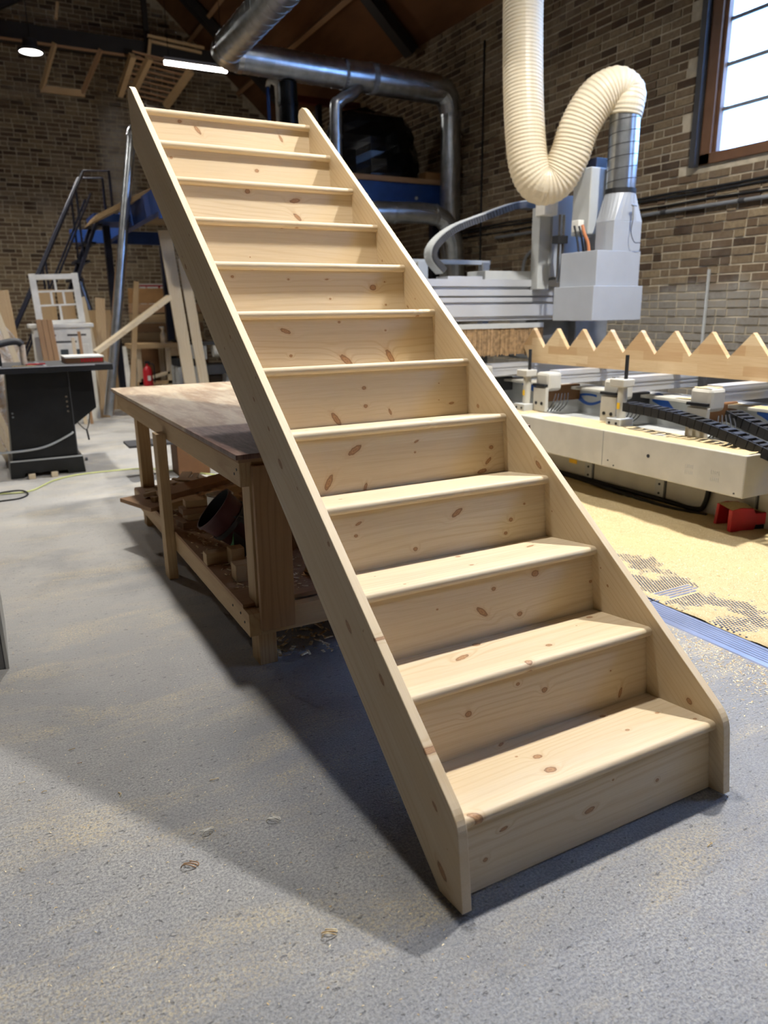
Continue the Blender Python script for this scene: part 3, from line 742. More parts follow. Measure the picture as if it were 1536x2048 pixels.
# cross rails (aluminium beams) with end blocks
RY = [4.05, 3.20, 2.50, 1.80, 1.12]
for i, y in enumerate(RY):
    r_ = thing('cross_rail', '', 'x'); del r_['category']; del r_['label']; r_.parent = cn
    zt_ = .845
    rb = MB()
    for z0, z1, dx in ((.79, .80, 0), (.80, .815, -.006), (.815, .83, 0), (.83, zt_, -.004), (.75, .79, -.003)):
        rb.box((2.56, y-.06-dx, z0), (4.3, y+.06+dx, z1))
    rb.build('rail_profile', M['alu'], r_)
    eb = box((2.44, y-.075, .70), (2.57, y+.075, .835)).build('end_block', M['offwhite'], r_, bevel=.022)
    box((2.41, y-.07, .735), (2.439, y+.07, .752)).build('end_slot', M['rubber'], r_)
    fp = box((2.42, y-.07, .55), (2.45, y+.07, .725)).build('front_plate', M['offwhite'], r_, bevel=.004)
    for s in (-.032, .032): MB().cyl((2.421, y+s, .61), (2.415, y+s, .61), .012, 12).build('port', M['rubber'], r_)
    box((2.58, y+.08, .60), (2.90, y+.14, .72)).build('valve_block', M['brownbox'] if i % 2 else M['darkgrey'], r_, bevel=.01)
    MB().cyl((2.66, y+.15, .545), (2.66, y+.15, .74), .03, 10).build('piston', M['offwhite'], r_, True)
    cbm = MB()
    for j in range(5): cbm.tube(spline([(2.5+.03*j, y-.09, .68), (2.44+.02*j, y-.13-.015*j, .62), (2.42+.02*j, y-.10-.01*j, .56)], 5), .004, 5)
    cbm.build('cables', M['rubber'], r_, True)
# stop pillars with black pins standing on the beam
for y, zt_, yz in ((3.32, .90, 0), (2.36, .93, 0)):
    s_ = thing('stop_pillar', '', 'x'); del s_['category']; del s_['label']; s_.parent = cn
    box((2.33, y-.06, .546), (2.45, y+.06, .60)).build('foot', M['lightgrey'], s_, bevel=.004)
    MB().cyl((2.40, y, .60), (2.40, y, .82), .03, 14).build('post', M['offwhite'], s_, True)
    box((2.35, y-.05, .80), (2.45, y+.07, .85)).build('head', M['offwhite'], s_, bevel=.006)
    MB().cyl((2.41, y-.01, .85), (2.41, y-.01, 1.0), .012, 10).build('pin', M['rubber'], s_, True)
    box((2.368, y-.012, .66), (2.3695, y+.012, .70)).build('label_sticker', M['yellow'], s_)
    for s in (-.03, .03): MB().cyl((2.331, y+s, .572), (2.326, y+s, .572), .009, 8).build('bolt', M['rubber'], s_)
for y in (2.08, 1.42, 2.9): MB().cyl((2.86, y, .70), (2.86, y, .80), .012, 10).build('index_pin', M['chrome'], cn, True)
# dark trough between rails
cb('trough_wall', (3.2, 1.15, .66), (3.23, 2.44, .835), 'darkgrey', 0)
# cable chains in front
def chain(name, pts, wd, th, m='rubber'):
    P = spline(pts, 14); b = MB(); acc = []
    L = 0; last = P[0]; acc.append(P[0])
    for p in P[1:]:
        if (p-last).length > .045: acc.append(p); last = p
    for i in range(len(acc)-1):
        d = (acc[i+1]-acc[i]); q = acc[i]+d*.92
        for s in (-wd/2+.006, wd/2-.006):
            side = d.normalized().cross(Vector((0, 0, 1)) if abs(d.normalized().z) < .9 else Vector((1, 0, 0))).normalized()*s
            b.bar(acc[i]+side, q+side, .012, th)
        md = (acc[i]+q)/2
        up = d.normalized().cross(d.normalized().cross(Vector((0, 0, 1)) if abs(d.normalized().z) < .9 else Vector((1, 0, 0)))).normalized()*(-th/2)
        b.bar(md-d*.25+up, md+d*.25+up, wd-.02, .006); b.bar(md-d*.25-up, md+d*.25-up, wd-.02, .006)
    return b.build(name, M[m], cn)
chain('cable_chain', [(2.40, 2.30, .68), (2.37, 2.0, .675), (2.36, 1.75, .65), (2.36, 1.5, .605), (2.36, 1.2, .53), (2.36, .9, .45)], .10, .055)
chain('cable_chain', [(2.66, 1.74, .67), (2.62, 1.6, .64), (2.61, 1.4, .59), (2.60, 1.1, .54)], .10, .06)
cb('rubber_stack', (2.47, 1.0, .25), (2.95, 1.285, .305), 'rubber', .006)
cb('rubber_stack', (2.47, 1.0, .309), (2.95, 1.285, .37), 'rubber', .006)
cb('rubber_rest', (2.7, 1.0, .0), (2.95, 1.09, .249), 'offwhite', .006)
# gantry
gb = MB()
for a, b_, dy in ((1.20, 1.235, .02), (1.235, 1.33, 0), (1.33, 1.35, .03), (1.35, 1.385, .0), (1.385, 1.40, .03), (1.40, 1.45, -.01), (1.45, 1.475, .03), (1.475, 1.53, 0)):
    gb.box((1.75, 4.08+dy, a), (3.55, 4.36, b_))
gb.build('gantry_beam', M['alu'], cn)
cb('gantry_cover', (2.55, 4.10, 1.53), (3.4, 4.36, 1.60), 'lightgrey')
cb('gantry_tray', (2.2, 4.12, 1.53), (2.54, 4.3, 1.555), 'alu', 0)
cb('gantry_foot', (3.2, 4.2, .85), (3.7, 4.6, 1.2), 'grey', .01)
cb('gantry_column', (3.56, 4.1, .85), (3.95, 4.5, 1.62), 'grey', .01)
bc = thing('brush_curtain', '', 'x'); del bc['category']; del bc['label']; bc.parent = cn
box((1.75, 4.05, 1.135), (3.15, 4.07, 1.175)).build('clamp_strip', M['lightgrey'], bc)
bs = MB(); rg = random.Random(8); x = 1.75
while x < 3.15:
    w_ = .012+rg.random()*.008; bs.box((x, 4.055+rg.random()*.006, .90+rg.random()*.02), (x+w_-.002, 4.066, 1.135)); x += w_
bs.build('bristles', M['bristle'], bc)
cb('rear_tray', (2.2, 4.5, .93), (3.1, 5.1, 1.0), 'lightgrey'); cb('rear_box', (3.15, 4.6, .86), (3.6, 5.1, 1.02), 'grey')
cb('screen_rail', (1.7, 5.2, 1.72), (3.4, 5.24, 1.76), 'lightgrey'); cb('screen_post', (2.55, 5.18, .0), (2.66, 5.28, 1.74), 'lightgrey'); cb('screen_post', (3.3, 5.18, .0), (3.38, 5.26, 1.74), 'grey')
cb('machine_cabinet', (1.6, 5.3, 0), (2.3, 5.9, 1.62), 'darkgrey', .01)
cb('teal_panel', (1.75, 5.26, 1.66), (2.45, 5.29, 1.86), 'teal', 0)
# energy chain over the gantry
P = spline([(3.15, 4.25, 2.14), (2.95, 4.25, 2.13), (2.6, 4.25, 2.02), (2.32, 4.25, 1.92), (2.15, 4.25, 1.80), (2.12, 4.25, 1.70), (2.22, 4.25, 1.60)], 12)
e1, e2 = MB(), MB()
for i in range(len(P)-1):
    d = P[i+1]-P[i]; n = Vector((-d.z, 0, d.x)).normalized()
    e1.bar(P[i]+n*-.028, P[i+1]+n*-.028, .11, .010, tuple(n)); e2.bar(P[i]+d*.06, P[i+1]-d*.06, .125, .050, tuple(n))
e1.build('chain_band', M['lightgrey'], cn); e2.build('energy_chain', M['darkgrey'], cn)
# spindle carriage
cb('carriage_plate', (3.02, 4.0, 1.45), (3.14, 4.1, 2.1), 'lightgrey', .004); cb('carriage_box', (3.0, 3.92, 2.03), (3.14, 4.04, 2.14), 'white', .006)
cb('carriage_back', (3.14, 3.98, 1.55), (3.52, 4.08, 2.2), 'hoodgrey', .004)
cb('spindle_motor', (3.20, 3.62, 1.86), (3.36, 3.82, 2.36), 'lightgrey', .008); cb('motor_cap', (3.28, 3.66, 2.36), (3.40, 3.8, 2.44), 'navy', .006)
cb('spindle_plate', (3.36, 3.60, 1.72), (3.50, 3.84, 2.36), 'hoodgrey', .006)
for x in (3.06, 3.10): MB().cyl((x, 3.80, 1.50), (x, 3.80, 2.02), .012, 8).build('guide_rod', M['chrome'], cn, True)
cb('guide_clamp', (3.02, 3.76, 1.80), (3.12, 3.84, 1.86), 'rubber'); cb('relay_box', (3.13, 3.66, 1.88), (3.19, 3.74, 1.97), 'white', .004)
MB().tube(spline([(3.10, 3.58, 1.92), (3.105, 3.56, 1.86), (3.13, 3.54, 1.79), (3.14, 3.53, 1.71)]), .013, 8).build('orange_cable', M['orange'], cn, True)
for x in (3.07, 3.12, 3.155): MB().tube(spline([(x, 3.64, 1.92), (x+.01, 3.61, 1.82), (x+.02, 3.59, 1.70)]), .008, 6).build('black_cable', M['rubber'], cn, True)
# dust hood
hd = thing('dust_hood', '', 'x'); del hd['category']; del hd['label']; hd.parent = cn
box((2.98, 3.29, 1.195), (3.50, 3.74, 1.455)).build('lower_skirt', M['hoodgrey'], hd, bevel=.003)
box((3.02, 3.315, 1.455), (3.475, 3.72, 1.715)).build('upper_skirt', M['hoodgrey'], hd, bevel=.003)
box((3.185, 3.325, 1.715), (3.475, 3.52, 1.935)).build('chimney', M['hoodgrey'], hd, bevel=.003)
tr = MB(); n = 24; cx, cy = 3.335, 3.435; sq = []; ci = []
for i in range(n):
    a = 2*math.pi*i/n+math.pi/4; c_, s_ = math.cos(a), math.sin(a); m_ = max(abs(c_), abs(s_))
    sq.append((3.33+.145*c_/m_, 3.4225+.0975*s_/m_, 1.935)); ci.append((cx+.115*c_, cy+.115*s_, 2.14))
tr.add(sq+ci, [(i, (i+1) % n, n+(i+1) % n, n+i) for i in range(n)]).build('transition', M['hoodgrey'], hd)
MB().cyl((cx, cy, 2.14), (cx, cy, 2.175), .117, 28).build('rubber_band', M['rubber'], hd, True)
MB().cyl((cx, cy, 2.175), (cx, cy, 2.74), .112, 28).build('spiral_duct', M['galv'], hd, True)
sp_ = []
for i in range(160): a = i*2*math.pi/24; sp_.append((cx+.113*math.cos(a), cy+.113*math.sin(a), 2.18+.56*i/160))
MB().tube(sp_, .003, 5).build('duct_seam', M['darkgrey'], hd, True)
tl_ = MB(); tl_.cyl((3.33, 3.28, 1.94), (3.335, 3.29, 2.05), .008, 6); tl_.cyl((3.31, 3.285, 2.045), (3.365, 3.285, 2.04), .006, 6); tl_.build('hook', M['grey'], hd)
MB().tube(spline([(3.33, 3.28, 1.94), (3.32, 3.28, 1.85), (3.36, 3.28, 1.78), (3.42, 3.28, 1.775), (3.46, 3.3, 1.77)]), .003, 5).build('hook_wire', M['rubber'], hd)
# cut string on the machine
PK = []
for j in range(9):
    y = 3.94-.295*j
    PK += [(y, 1.135), (y-.135, .972)] if j == 0 else [(y-.001, 1.133), (y-.137, .970)]
ya = 3.94+.13
pts = [(ya, .985)] + PK + [(1.38, .99), (1.3, .846), (ya-.10, .846)]
cs = MB().prism(pts[::-1], 2.95, 2.988, 'x').build('cut_string', M['staves'])
tag(cs, 'saw-toothed timber stair string standing on edge on the machine rails', 'stair string')
# cream flexible hose
HP = [(cx, cy, 2.68), (cx+.01, cy, 2.76), (3.36, 3.46, 2.85), (3.27, 3.50, 2.89), (3.14, 3.56, 2.80), (3.05, 3.62, 2.62), (3.00, 3.66, 2.42), (2.93, 3.72, 2.26), (2.82, 3.78, 2.235), (2.75, 3.83, 2.36), (2.74, 3.88, 2.6), (2.76, 3.95, 2.95), (2.80, 4.03, 3.4), (2.84, 4.1, 3.9), (2.86, 4.2, 4.5), (2.86, 4.3, 5.2)]
path = []; rr = []
dense = resample(spline(HP, 40), .0068)
for i, p in enumerate(dense):
    path.append(p); rr.append((.118 + min(1, i/60)*.032)*(1.0, 1.03, 1.03, 1.0)[i % 4])
tag(MB().tube(path, rr, 32, False).build('flexible_hose', M['hose'], smooth=False), 'fat cream ribbed extraction hose looping down to the white hood', 'hose')
# red plastic tool on the floor
rt = thing('red_clamp_head', 'red plastic forked tool half buried in sawdust at the right edge', 'tool', (2.47, 1.53, .05), rad(-18))
MB().prism([(-.075, .0), (.07, .0), (.085, .05), (.085, .10), (.06, .145), (-.02, .152), (-.075, .14)], -.10, -.07, 'y').build('cheek', M['red'], rt, bevel=.004)
MB().prism([(-.065, .0), (.04, .0), (.05, .12), (.02, .15), (-.05, .14)], .05, .075, 'y').build('cheek', M['red'], rt, bevel=.004)
MB().prism([(-.02, .135), (.06, .13), (.06, .15), (-.02, .155)], -.07, .05, 'y').build('bridge', M['red'], rt)
box((.07, -.095, .045), (.34, -.03, .115)).build('arm', M['red'], rt, bevel=.006); box((.075, -.09, .0), (.18, -.02, .043)).build('foot', M['rubber'], rt)
cap = MB(); cap.add([(-.075, -.1, .141), (-.02, -.1, .153), (.06, -.1, .146), (.12, -.09, .117), (.34, -.09, .117), (.34, -.03, .119), (.1, .0, .12), (.05, .07, .145), (-.05, .07, .142), (-.0, -.02, .168), (.05, -.04, .160)],
    [(0,1,9,8), (1,2,10,9), (2,3,6,10), (3,4,5,6), (10,6,7,9), (9,7,8)]).build('dust_cap', M['dust'], rt, True)

# sawdust lying on the machine beam
def heap(name, x0, x1, y0, y1, step, fz, m, parent=None):
    nx, ny = int((x1-x0)/step)+1, int((y1-y0)/step)+1; vs = []; fs = []
    for j in range(ny):
        for i in range(nx):
            x, y = x0+(x1-x0)*i/(nx-1), y0+(y1-y0)*j/(ny-1); vs.append((x, y, fz(x, y)))
    for j in range(ny-1):
        for i in range(nx-1):
            a = j*nx+i; fs.append((a, a+1, a+1+nx, a+nx))
    b = MB(); b.v = vs; b.f = fs
    return b.build(name, m, parent, True)
from mathutils import noise as mnz
def nz(x, y, s, o=0): return mnz.noise(Vector((x*s+o, y*s-o, o*.7)))
bd = heap('beam_sawdust', 2.205, 2.455, 1.30, 4.2, .012, lambda x, y: .5445 + max(-.004, .012*nz(x, y, 4, 1)+.014*nz(x, y, 1.3, 5)+.006*nz(x, y, 17, 2)+.006)*min(1, (x-2.2)/.05)*min(1, (2.46-x)/.05+.2), M['dust'], cn)
for j, y in enumerate((1.7, 1.22)):
    heap('rail_sawdust', 2.45, 2.56, RY[3+j]-.06, RY[3+j]+.06, .01, lambda x, y: .8355+.003*nz(x, y, 20, 3), M['dust'], cn)
heap('ledge_sawdust', 2.81, 2.9, 1.12, 2.3, .012, lambda x, y: .7055+max(-.002, .012*nz(x, y, 6, 8)+.004), M['dust'], cn)

# ------------------------------------------------------------------ mat and sawdust in front of the machine
mt = thing('rubber_mat', 'studded dark rubber mat with a blue-grey ribbed edge in front of the machine', 'mat', (0, 0, 0))
box((1.31, -.4, 0), (2.4, 3.6, .006)).build('sheet', M['rubber'], mt)
edge = paint('blue_grey_edging', srgb(116, 124, 148), .3)
e = MB(); e.prism([(1.195, 0), (1.315, 0), (1.315, .014), (1.29, .014), (1.2, .003)], -.4, 1.04, 'y')
e.build('edging', edge, mt)
rb = MB()
for i in range(6): rb.box((1.225+i*.014, -.4, .005+.0016*i), (1.231+i*.014, 1.04, .0075+.0016*i))
rb.build('edging_ribs', edge, mt)
rb = MB()
for i in range(4): rb.box((1.33, 1.03+i*.022, .006), (1.62, 1.042+i*.022, .0125))
rb.build('joint_ribs', edge, mt)
e2 = MB(); e2.prism([(1.195, 0), (1.315, 0), (1.315, .014), (1.29, .014), (1.2, .003)], 1.05, 3.6, 'y'); e2.build('edging', edge, mt)
def dz(x, y):
    t = x-1.34
    base = .0025 + .06*max(0, t-.30) + .02*max(0, t-.9)
    base += .010*nz(x, y, 2.2, 3) + .010*nz(x, y, 5.5, 9) + .005*nz(x, y, 21, 4) + .0015*nz(x, y, 70, 1)
    ridge = .03*max(0, 1-abs(t-.98-.08*math.sin(y*3))/.16)*max(0, nz(x, y, 3, 11)+.35)
    return max(.0108, .0105 + base + ridge)
heap('sawdust_heap', 1.335, 2.58, -.35, 3.9, .0115, lambda x, y: max(.0063, min(dz(x, y), .07)) - (.0 if 1.34 < x else .006), M['dust'])
tag(bpy.data.objects['sawdust_heap'], 'thick pale sawdust drifted over the mat in front of the machine', 'sawdust', kind='stuff')
studs = MB(); oct8 = [(math.cos(i*math.pi/4), math.sin(i*math.pi/4)) for i in range(8)]
ry = -.38; row = 0
while ry < 3.4:
    x = 1.345 + (.008 if row % 2 else 0)
    while x < 2.05:
        if dz(x, ry) < .0140 and not (x < 1.63 and 1.02 < ry < 1.12):
            n = len(studs.v)
            studs.v += [(x+.0058*c, ry+.0058*s, .006) for c, s in oct8] + [(x+.0048*c, ry+.0048*s, .0132) for c, s in oct8]
            studs.f += [tuple(n+8+k for k in range(8))] + [(n+k, n+(k+1) % 8, n+8+(k+1) % 8, n+8+k) for k in range(8)]
        x += .0165
    ry += .0143; row += 1
so = studs.build('studs', paint('stud_rubber', srgb(70, 78, 100), .35), mt); so['kind'] = 'stuff'
# coarse chips over the dust and over the floor
def chips(name, n, fn, lmin, lmax, seed, lab):
    rg = random.Random(seed); b = MB()
    for _ in range(n):
        q = fn(rg)
        if q is None: continue
        x, y, z = q; l = rg.uniform(lmin, lmax)*.5; w_ = l*rg.uniform(.15, .4); a = rg.uniform(0, 6.28); c, s = math.cos(a), math.sin(a); h = l*rg.uniform(.1, .55); n0 = len(b.v)
        b.v += [(x-l*c-w_*s, y-l*s+w_*c, z), (x-l*c+w_*s, y-l*s-w_*c, z), (x+w_*s, y-w_*c, z+h), (x-w_*s, y+w_*c, z+h), (x+l*c+w_*s, y+l*s-w_*c, z+.0005), (x+l*c-w_*s, y+l*s+w_*c, z+.0005)]
        b.f += [(n0, n0+1, n0+2, n0+3), (n0+3, n0+2, n0+4, n0+5)]
    return tag(b.build(name, M['chip']), lab, 'shavings', kind='stuff')
def on_dust(r):
    x, y = r.uniform(1.34, 2.3), r.uniform(-.3, 3.); return x, y, min(max(.0065, dz(x, y)), .07)+.0003
chips('sawdust_flakes', 14000, on_dust, .004, .013, 21, 'coarse flakes sprinkled over the sawdust drift')
def near_mat(r):
    x = 1.19-abs(r.gauss(0, .14)); y = r.uniform(-.5, 1.6); return (x, y, .0006) if not (x < .47 and y < 3) else None
chips('strip_shavings', 4200, near_mat, .003, .012, 22, 'loose shavings on bare floor beside the blue-grey mat edge')
def floor_pt(r):
    y = -.7 + 4.8*r.random()**1.5; x = r.uniform(-1.9, -.45)
    if nz(x, y*3, .9, 6) < r.uniform(-.5, .25): return None
    return x, y, .0005
chips('floor_shavings', 5200, floor_pt, .002, .007, 23, 'fine shavings scattered thinly over the open floor left of the stairs')
def floor_near(r):
    x, y = r.uniform(-1.3, 1.3), r.uniform(-.9, -.05); return x, y, .0005
chips('front_shavings', 700, floor_near, .002, .005, 24, 'sparse wood flecks on the floor in front of the stairs')
# a few single shavings large enough to pick out
rg = random.Random(5)
sv = [(-.677, .488, .035, 'white curled paper-like shaving on the floor left of the stair foot'), (-.70, .087, .035, 'pale splintered shaving lying just outside the lighter stair shadow'), (-.718, .229, .012, 'tiny pale fleck just left of the stair shadow edge'),
      (-1.118, 1.097, .02, 'yellow chip farthest up the floor at the left'), (-1.106, 1.008, .014, 'small reddish chip on the left of the floor'), (-1.262, .988, .016, 'pale chip nearest the left picture edge'), (-1.209, .912, .022, 'slim green-tinged shaving on the left floor'),
      (-1.026, .797, .03, 'forked pale splinter in the middle of the open floor'), (-.851, .536, .036, 'long thin bent splinter left of the white shaving'), (-.909, .432, .04, 'brown tangle of splinters on the shadow edge'), (-.775, .734, .03, 'straight tan splinter high in the lighter shadow'),
      (.229, -.128, .03, 'little heap of yellow flakes in front of the right string foot'), (-1.283, .615, .018, 'upright-looking pale chip low at the left edge'), (-.652, .946, .02, 'pale crumb inside the dark shadow beside the bench')]
for x, y, l, lab in sv:
    b = MB(); ang = rg.uniform(0, 3.1); l *= .75
    for s in range(3 if l > .025 else 1):
        a = ang + s*.35; x += .35*l*math.cos(a+1)*(s > 0); y += .35*l*math.sin(a+1)*(s > 0); q = [(x+(t-.5)*l*math.cos(a)+.004*math.sin(t*4+s), y+(t-.5)*l*math.sin(a)+.003*math.cos(t*5+s), .0022+.004*math.sin(t*3.14)*(1+s)) for t in [i/6 for i in range(7)]]
        b.tube(q, [l*.03+.0006]*7, 5)
    tag(b.build('wood_shaving', M['white'] if 'white' in lab else (M['pine_brown'] if 'brown' in lab or 'reddish' in lab else M['chip']), smooth=True), lab, 'shaving', 'single shavings on the floor')
# ------------------------------------------------------------------ table saw and what stands round it
sw = thing('table_saw', 'black cabinet table saw with a wide dusty table', 'table saw', (0, 0, 0))
MB().prism([(-1.10, .14), (-.60, .14), (-.60, .85), (-1.06, .85)], 5.52, 6.0, 'y').build('cabinet', M['black'], sw, bevel=.006)
MB().prism([(-1.13, 0), (-1.03, 0), (-1.02, .035), (-.70, .035), (-.69, 0), (-.555, 0), (-.565, .14), (-1.12, .14)], 5.49, 6.02, 'y').build('base', M['black'], sw, bevel=.004)
box((-1.12, 5.484, .138), (-.565, 5.49, .150)).build('base_trim', M['lightgrey'], sw)
box((-1.24, 5.40, .866), (-.262, 6.15, .90)).build('table_top', M['darkgrey'], sw, bevel=.003)
box((-1.24, 5.385, .85), (-.262, 5.399, .895)).build('table_edge', M['rubber'], sw); box((-1.2, 5.38, .894), (-.40, 5.398, .899)).build('edge_highlight', M['alu'], sw)
MB().prism([(-.599, .84), (-.41, .84), (-.405, .53), (-.585, .40), (-.599, .40)], 5.56, 5.95, 'y').build('motor_box', M['black'], sw, bevel=.004)
box((-.605, 5.512, .15), (-.596, 5.52, .84)).build('corner_trim', M['darkgrey'], sw)
for z in (.56, .60, .64, .52): MB().cyl((-.635, 5.522, z), (-.635, 5.512, z), .009, 8).build('knob', M['chrome'], sw)
for z in (.50, .53): MB().cyl((-1.05, 5.522, z), (-1.05, 5.512, z), .008, 8).build('knob', M['grey'], sw)
MB().tube(spline([(-1.30, 5.48, .225), (-1.0, 5.49, .225), (-.82, 5.50, .25), (-.64, 5.50, .33), (-.62, 5.51, .345)]), .009, 8).build('power_cable', M['lightgrey'], sw, True)
for x, a in ((-1.09, .03), (-.76, .05)): MB().bar((x, 5.45, .9005), (x-a, 6.05, .9005), .012, .004).build('mitre_slot', M['alu'], sw)
MB().tube(spline([(-.585, 5.55, .44), (-.52, 5.5, .36), (-.49, 5.5, .40), (-.47, 5.5, .50)]), .004, 5).build('loose_lead', M['rubber'], sw, True)
MB().cyl((-.50, 5.5, .27), (-.51, 5.5, .36), .008, 6).build('lead_plug', M['rubber'], sw)
MB().cyl((-.54, 5.60, .09), (-.52, 5.60, .09), .014, 8).build('foot_bolt', M['darkgrey'], sw)
ar = thing('saw_extraction_arm', 'dark grey pipe arm reaching over the saw table from the left', 'pipe', (0, 0, 0))
MB().tube(spline([(-1.42, 5.65, .99), (-1.15, 5.68, 1.05), (-1.0, 5.7, 1.085), (-.93, 5.7, 1.085), (-.905, 5.7, 1.06)]), .028, 12).build('pipe', M['darkgrey'], ar, True)
box((-1.16, 5.62, .902), (-1.07, 5.75, 1.0)).build('mount', M['rubber'], ar, bevel=.006); MB().cyl((-.905, 5.7, .903), (-.905, 5.7, 1.06), .024, 10).build('clear_guard', M['plastic_bag'], ar, True)
wbd = thing('wrapped_pack', 'flat white-topped pack with red printed edge on the saw table', 'pack', (0, 0, 0))
box((-.60, 5.60, .9025), (-.30, 5.95, .945)).build('pack', M['brownbox'], wbd); box((-.605, 5.595, .945), (-.295, 5.955, .957)).build('lid', M['white'], wbd)
pr = MB(); x = -.48
rg = random.Random(3)
while x < -.315: w_ = .012+.01*rg.random(); pr.box((x, 5.5985, .910), (x+w_, 5.6, .938)); x += w_+.006
pr.build('red_print', M['red'], wbd)
tag(MB().bar((-.90, 5.55, .908), (-.76, 5.60, .908), .03, .012).build('push_stick', M['red'], bevel=.003), 'red push stick lying on the saw table', 'push stick')
heapo = scraps(60, lambda r: (r.uniform(-1.0, -.82), r.uniform(5.42, 5.5), .9025+r.random()*.004), .01, .03, 31, 'table_sawdust', M['dust'], 'small spill of sawdust on the front of the saw table', 'sawdust')
for x, lab in ((-1.0, 'small wood block on the floor under the left of the saw base'), (-.83, 'small wood block on the floor under the middle of the saw base')):
    tag(box((x, 5.41, 0), (x+.05, 5.46, .04)).build('floor_block', M['pine'], bevel=.003), lab, 'block')
tag(MB().tube(spline([(-1.45, 4.93, .008), (-1.23, 4.94, .008), (-1.02, 4.93, .008), (-.84, 5.22, .008), (-.65, 5.36, .008), (-.4, 5.38, .008), (-.13, 5.34, .008), (.1, 5.1, .008), (.4, 4.7, .008)]), .0055, 6).build('floor_cable', M['cablegreen'], smooth=True), 'yellow-green cable snaking over the floor past the saw', 'cable')
tag(MB().tube(spline([(-1.45, 4.66, .006), (-1.23, 4.70, .006), (-1.10, 4.72, .006), (-1.04, 4.84, .006), (-1.09, 4.93, .02), (-1.25, 4.90, .022), (-1.4, 4.86, .006)]), .006, 6).build('floor_cable', M['rubber'], smooth=True), 'black cable loop lying over the yellow-green cable', 'cable')
# left of the saw
def sack_mat():
    t = NT('crumpled_dusty_plastic'); p = t.pos(); n = t.noise(p, 9., 5, .7, 1.2)
    c = t.mix(t.mapr(n, .35, .65), srgb(206, 176, 140), srgb(236, 228, 220))
    t.bump(n, 1., .12)
    return t.set(c, .25, 0, .6)
M['sack'] = sack_mat()
tag(MB().lathe([(.001, 0), (.30, .02), (.34, .3), (.30, .6), (.33, .85), (.24, 1.1), (.12, 1.28), (.02, 1.33)], 18).build('dust_sack', M['sack'], smooth=True, loc=(-1.14, 7.15, 0)), 'dusty bulging clear plastic sack behind the saw at the left edge', 'sack')
lb = lambda nm, lab, a, b, w_, t_, m, grp=None, up=(0, -1, .1): tag(MB().bar(a, b, w_, t_, up).build(nm, M[m], bevel=.002), lab, 'board', grp)
lb('leaning_lath', 'pale lath leaning steeply in front of the dust sack', (-.72, 6.50, .0), (-1.08, 6.70, 1.52), .05, .025, 'pine_z')
lb('plywood_sheet', 'olive-brown plywood sheet propped on edge behind the dust sack', (-.86, 7.75, 0), (-.94, 7.95, 1.55), .15, .018, 'pine_old_z')
tag(box((-1.02, 8.7, 0), (-.95, 8.77, 1.80)).build('steel_post', M['navy'], bevel=.004), 'slim navy steel post standing behind the plywood sheet', 'post')
for i, (x0, x1, lab) in enumerate(((-1.40, -1.12, 'leftmost of the pale laths leaning behind the saw cabinet'), (-1.34, -1.06, 'middle one of the pale laths leaning behind the saw cabinet'), (-1.29, -1.01, 'rightmost of the pale laths leaning behind the saw cabinet'))):
    lb('leaning_lath', lab, (x1, 6.35+.05*i, .0), (x0, 6.50+.05*i, .85), .045, .02, 'pine_z', 'laths behind the saw')
# white cabinet, sash and bundle
wc = thing('white_cabinet', 'white painted cabinet front standing behind the saw', 'cabinet', (-.29, 9.0, 0))
box((-.33, 0, 0), (.33, .35, 1.14)).build('carcass', M['white'], wc, bevel=.004); box((-.37, -.03, 1.14), (.37, .36, 1.19)).build('cornice', M['white'], wc, bevel=.01)
for x0, x1, z in ((-.2, -.08, 1.04), (.05, .27, 1.04), (-.1, .15, .96)): box((x0, -.003, z), (x1, .0, z+.022)).build('slot', M['darkgrey'], wc)
dr = box((-.16, -.02, .45), (.28, -.001, .94)).build('door', M['white'], wc, bevel=.003)
for x in (-.05, .12): 
    for z0, z1 in ((.72, .88), (.50, .62)): box((x, -.0235, z0), (x+.09, -.0205, z1)).build('pane', M['glassgrey'], dr)
ws = thing('salvaged_sash', 'white window sash with small staggered panes leaning above the cabinet', 'window sash', (-.28, 9.06, 1.191)); ws.rotation_euler = (rad(-6), rad(-2), 0)
fr = MB(); fr.box((-.28, 0, 0), (-.205, .04, .60)); fr.box((.205, 0, 0), (.28, .04, .60)); fr.box((-.205, 0, .53), (.205, .04, .59)); fr.box((-.205, 0, 0), (.205, .04, .045)); fr.build('frame', M['white'], ws, bevel=.003)
for a, b in (((-.205, .008, .38), (.205, .03, .40)), ((-.205, .008, .215), (.205, .03, .235)), ((-.01, .008, .40), (.015, .03, .53)), ((-.075, .008, .235), (-.05, .03, .38)), ((.065, .008, .235), (.09, .03, .38)), ((.0, .008, .045), (.025, .03, .215))):
    box(a, b).build('glazing_bar', M['white'], ws)
for i, lab in enumerate(('leftmost of the three brown boards bundled upright before the white cabinet', 'middle one of the three brown boards bundled upright before the white cabinet', 'rightmost of the three brown boards bundled upright before the white cabinet')):
    x = -.56+.06*i
    lb('bundled_board', lab, (x+.06, 8.55, 0), (x, 8.78, 1.24), .056, .06, 'pine_brown_z', 'bundled brown boards')
lb('pine_stick', 'shorter pale stick upright in front of the white cabinet door', (-.20, 8.5, 0), (-.22, 8.6, 1.03), .04, .02, 'pine_z')
lb('pine_stick', 'taller pinkish stick upright in front of the white cabinet door', (-.13, 8.5, 0), (-.145, 8.6, 1.10), .035, .02, 'pine_brown_z')
# boards behind: brown panel wall
for i, (x, lab) in enumerate(((-.35, 'left brown fence board seen through the white sash'), (-.12, 'right brown fence board seen through the white sash'))):
    lb('fence_board', lab, (x, 9.75, 0), (x, 9.9, 1.62), .2, .02, 'pine_old_z', 'boards behind the sash')
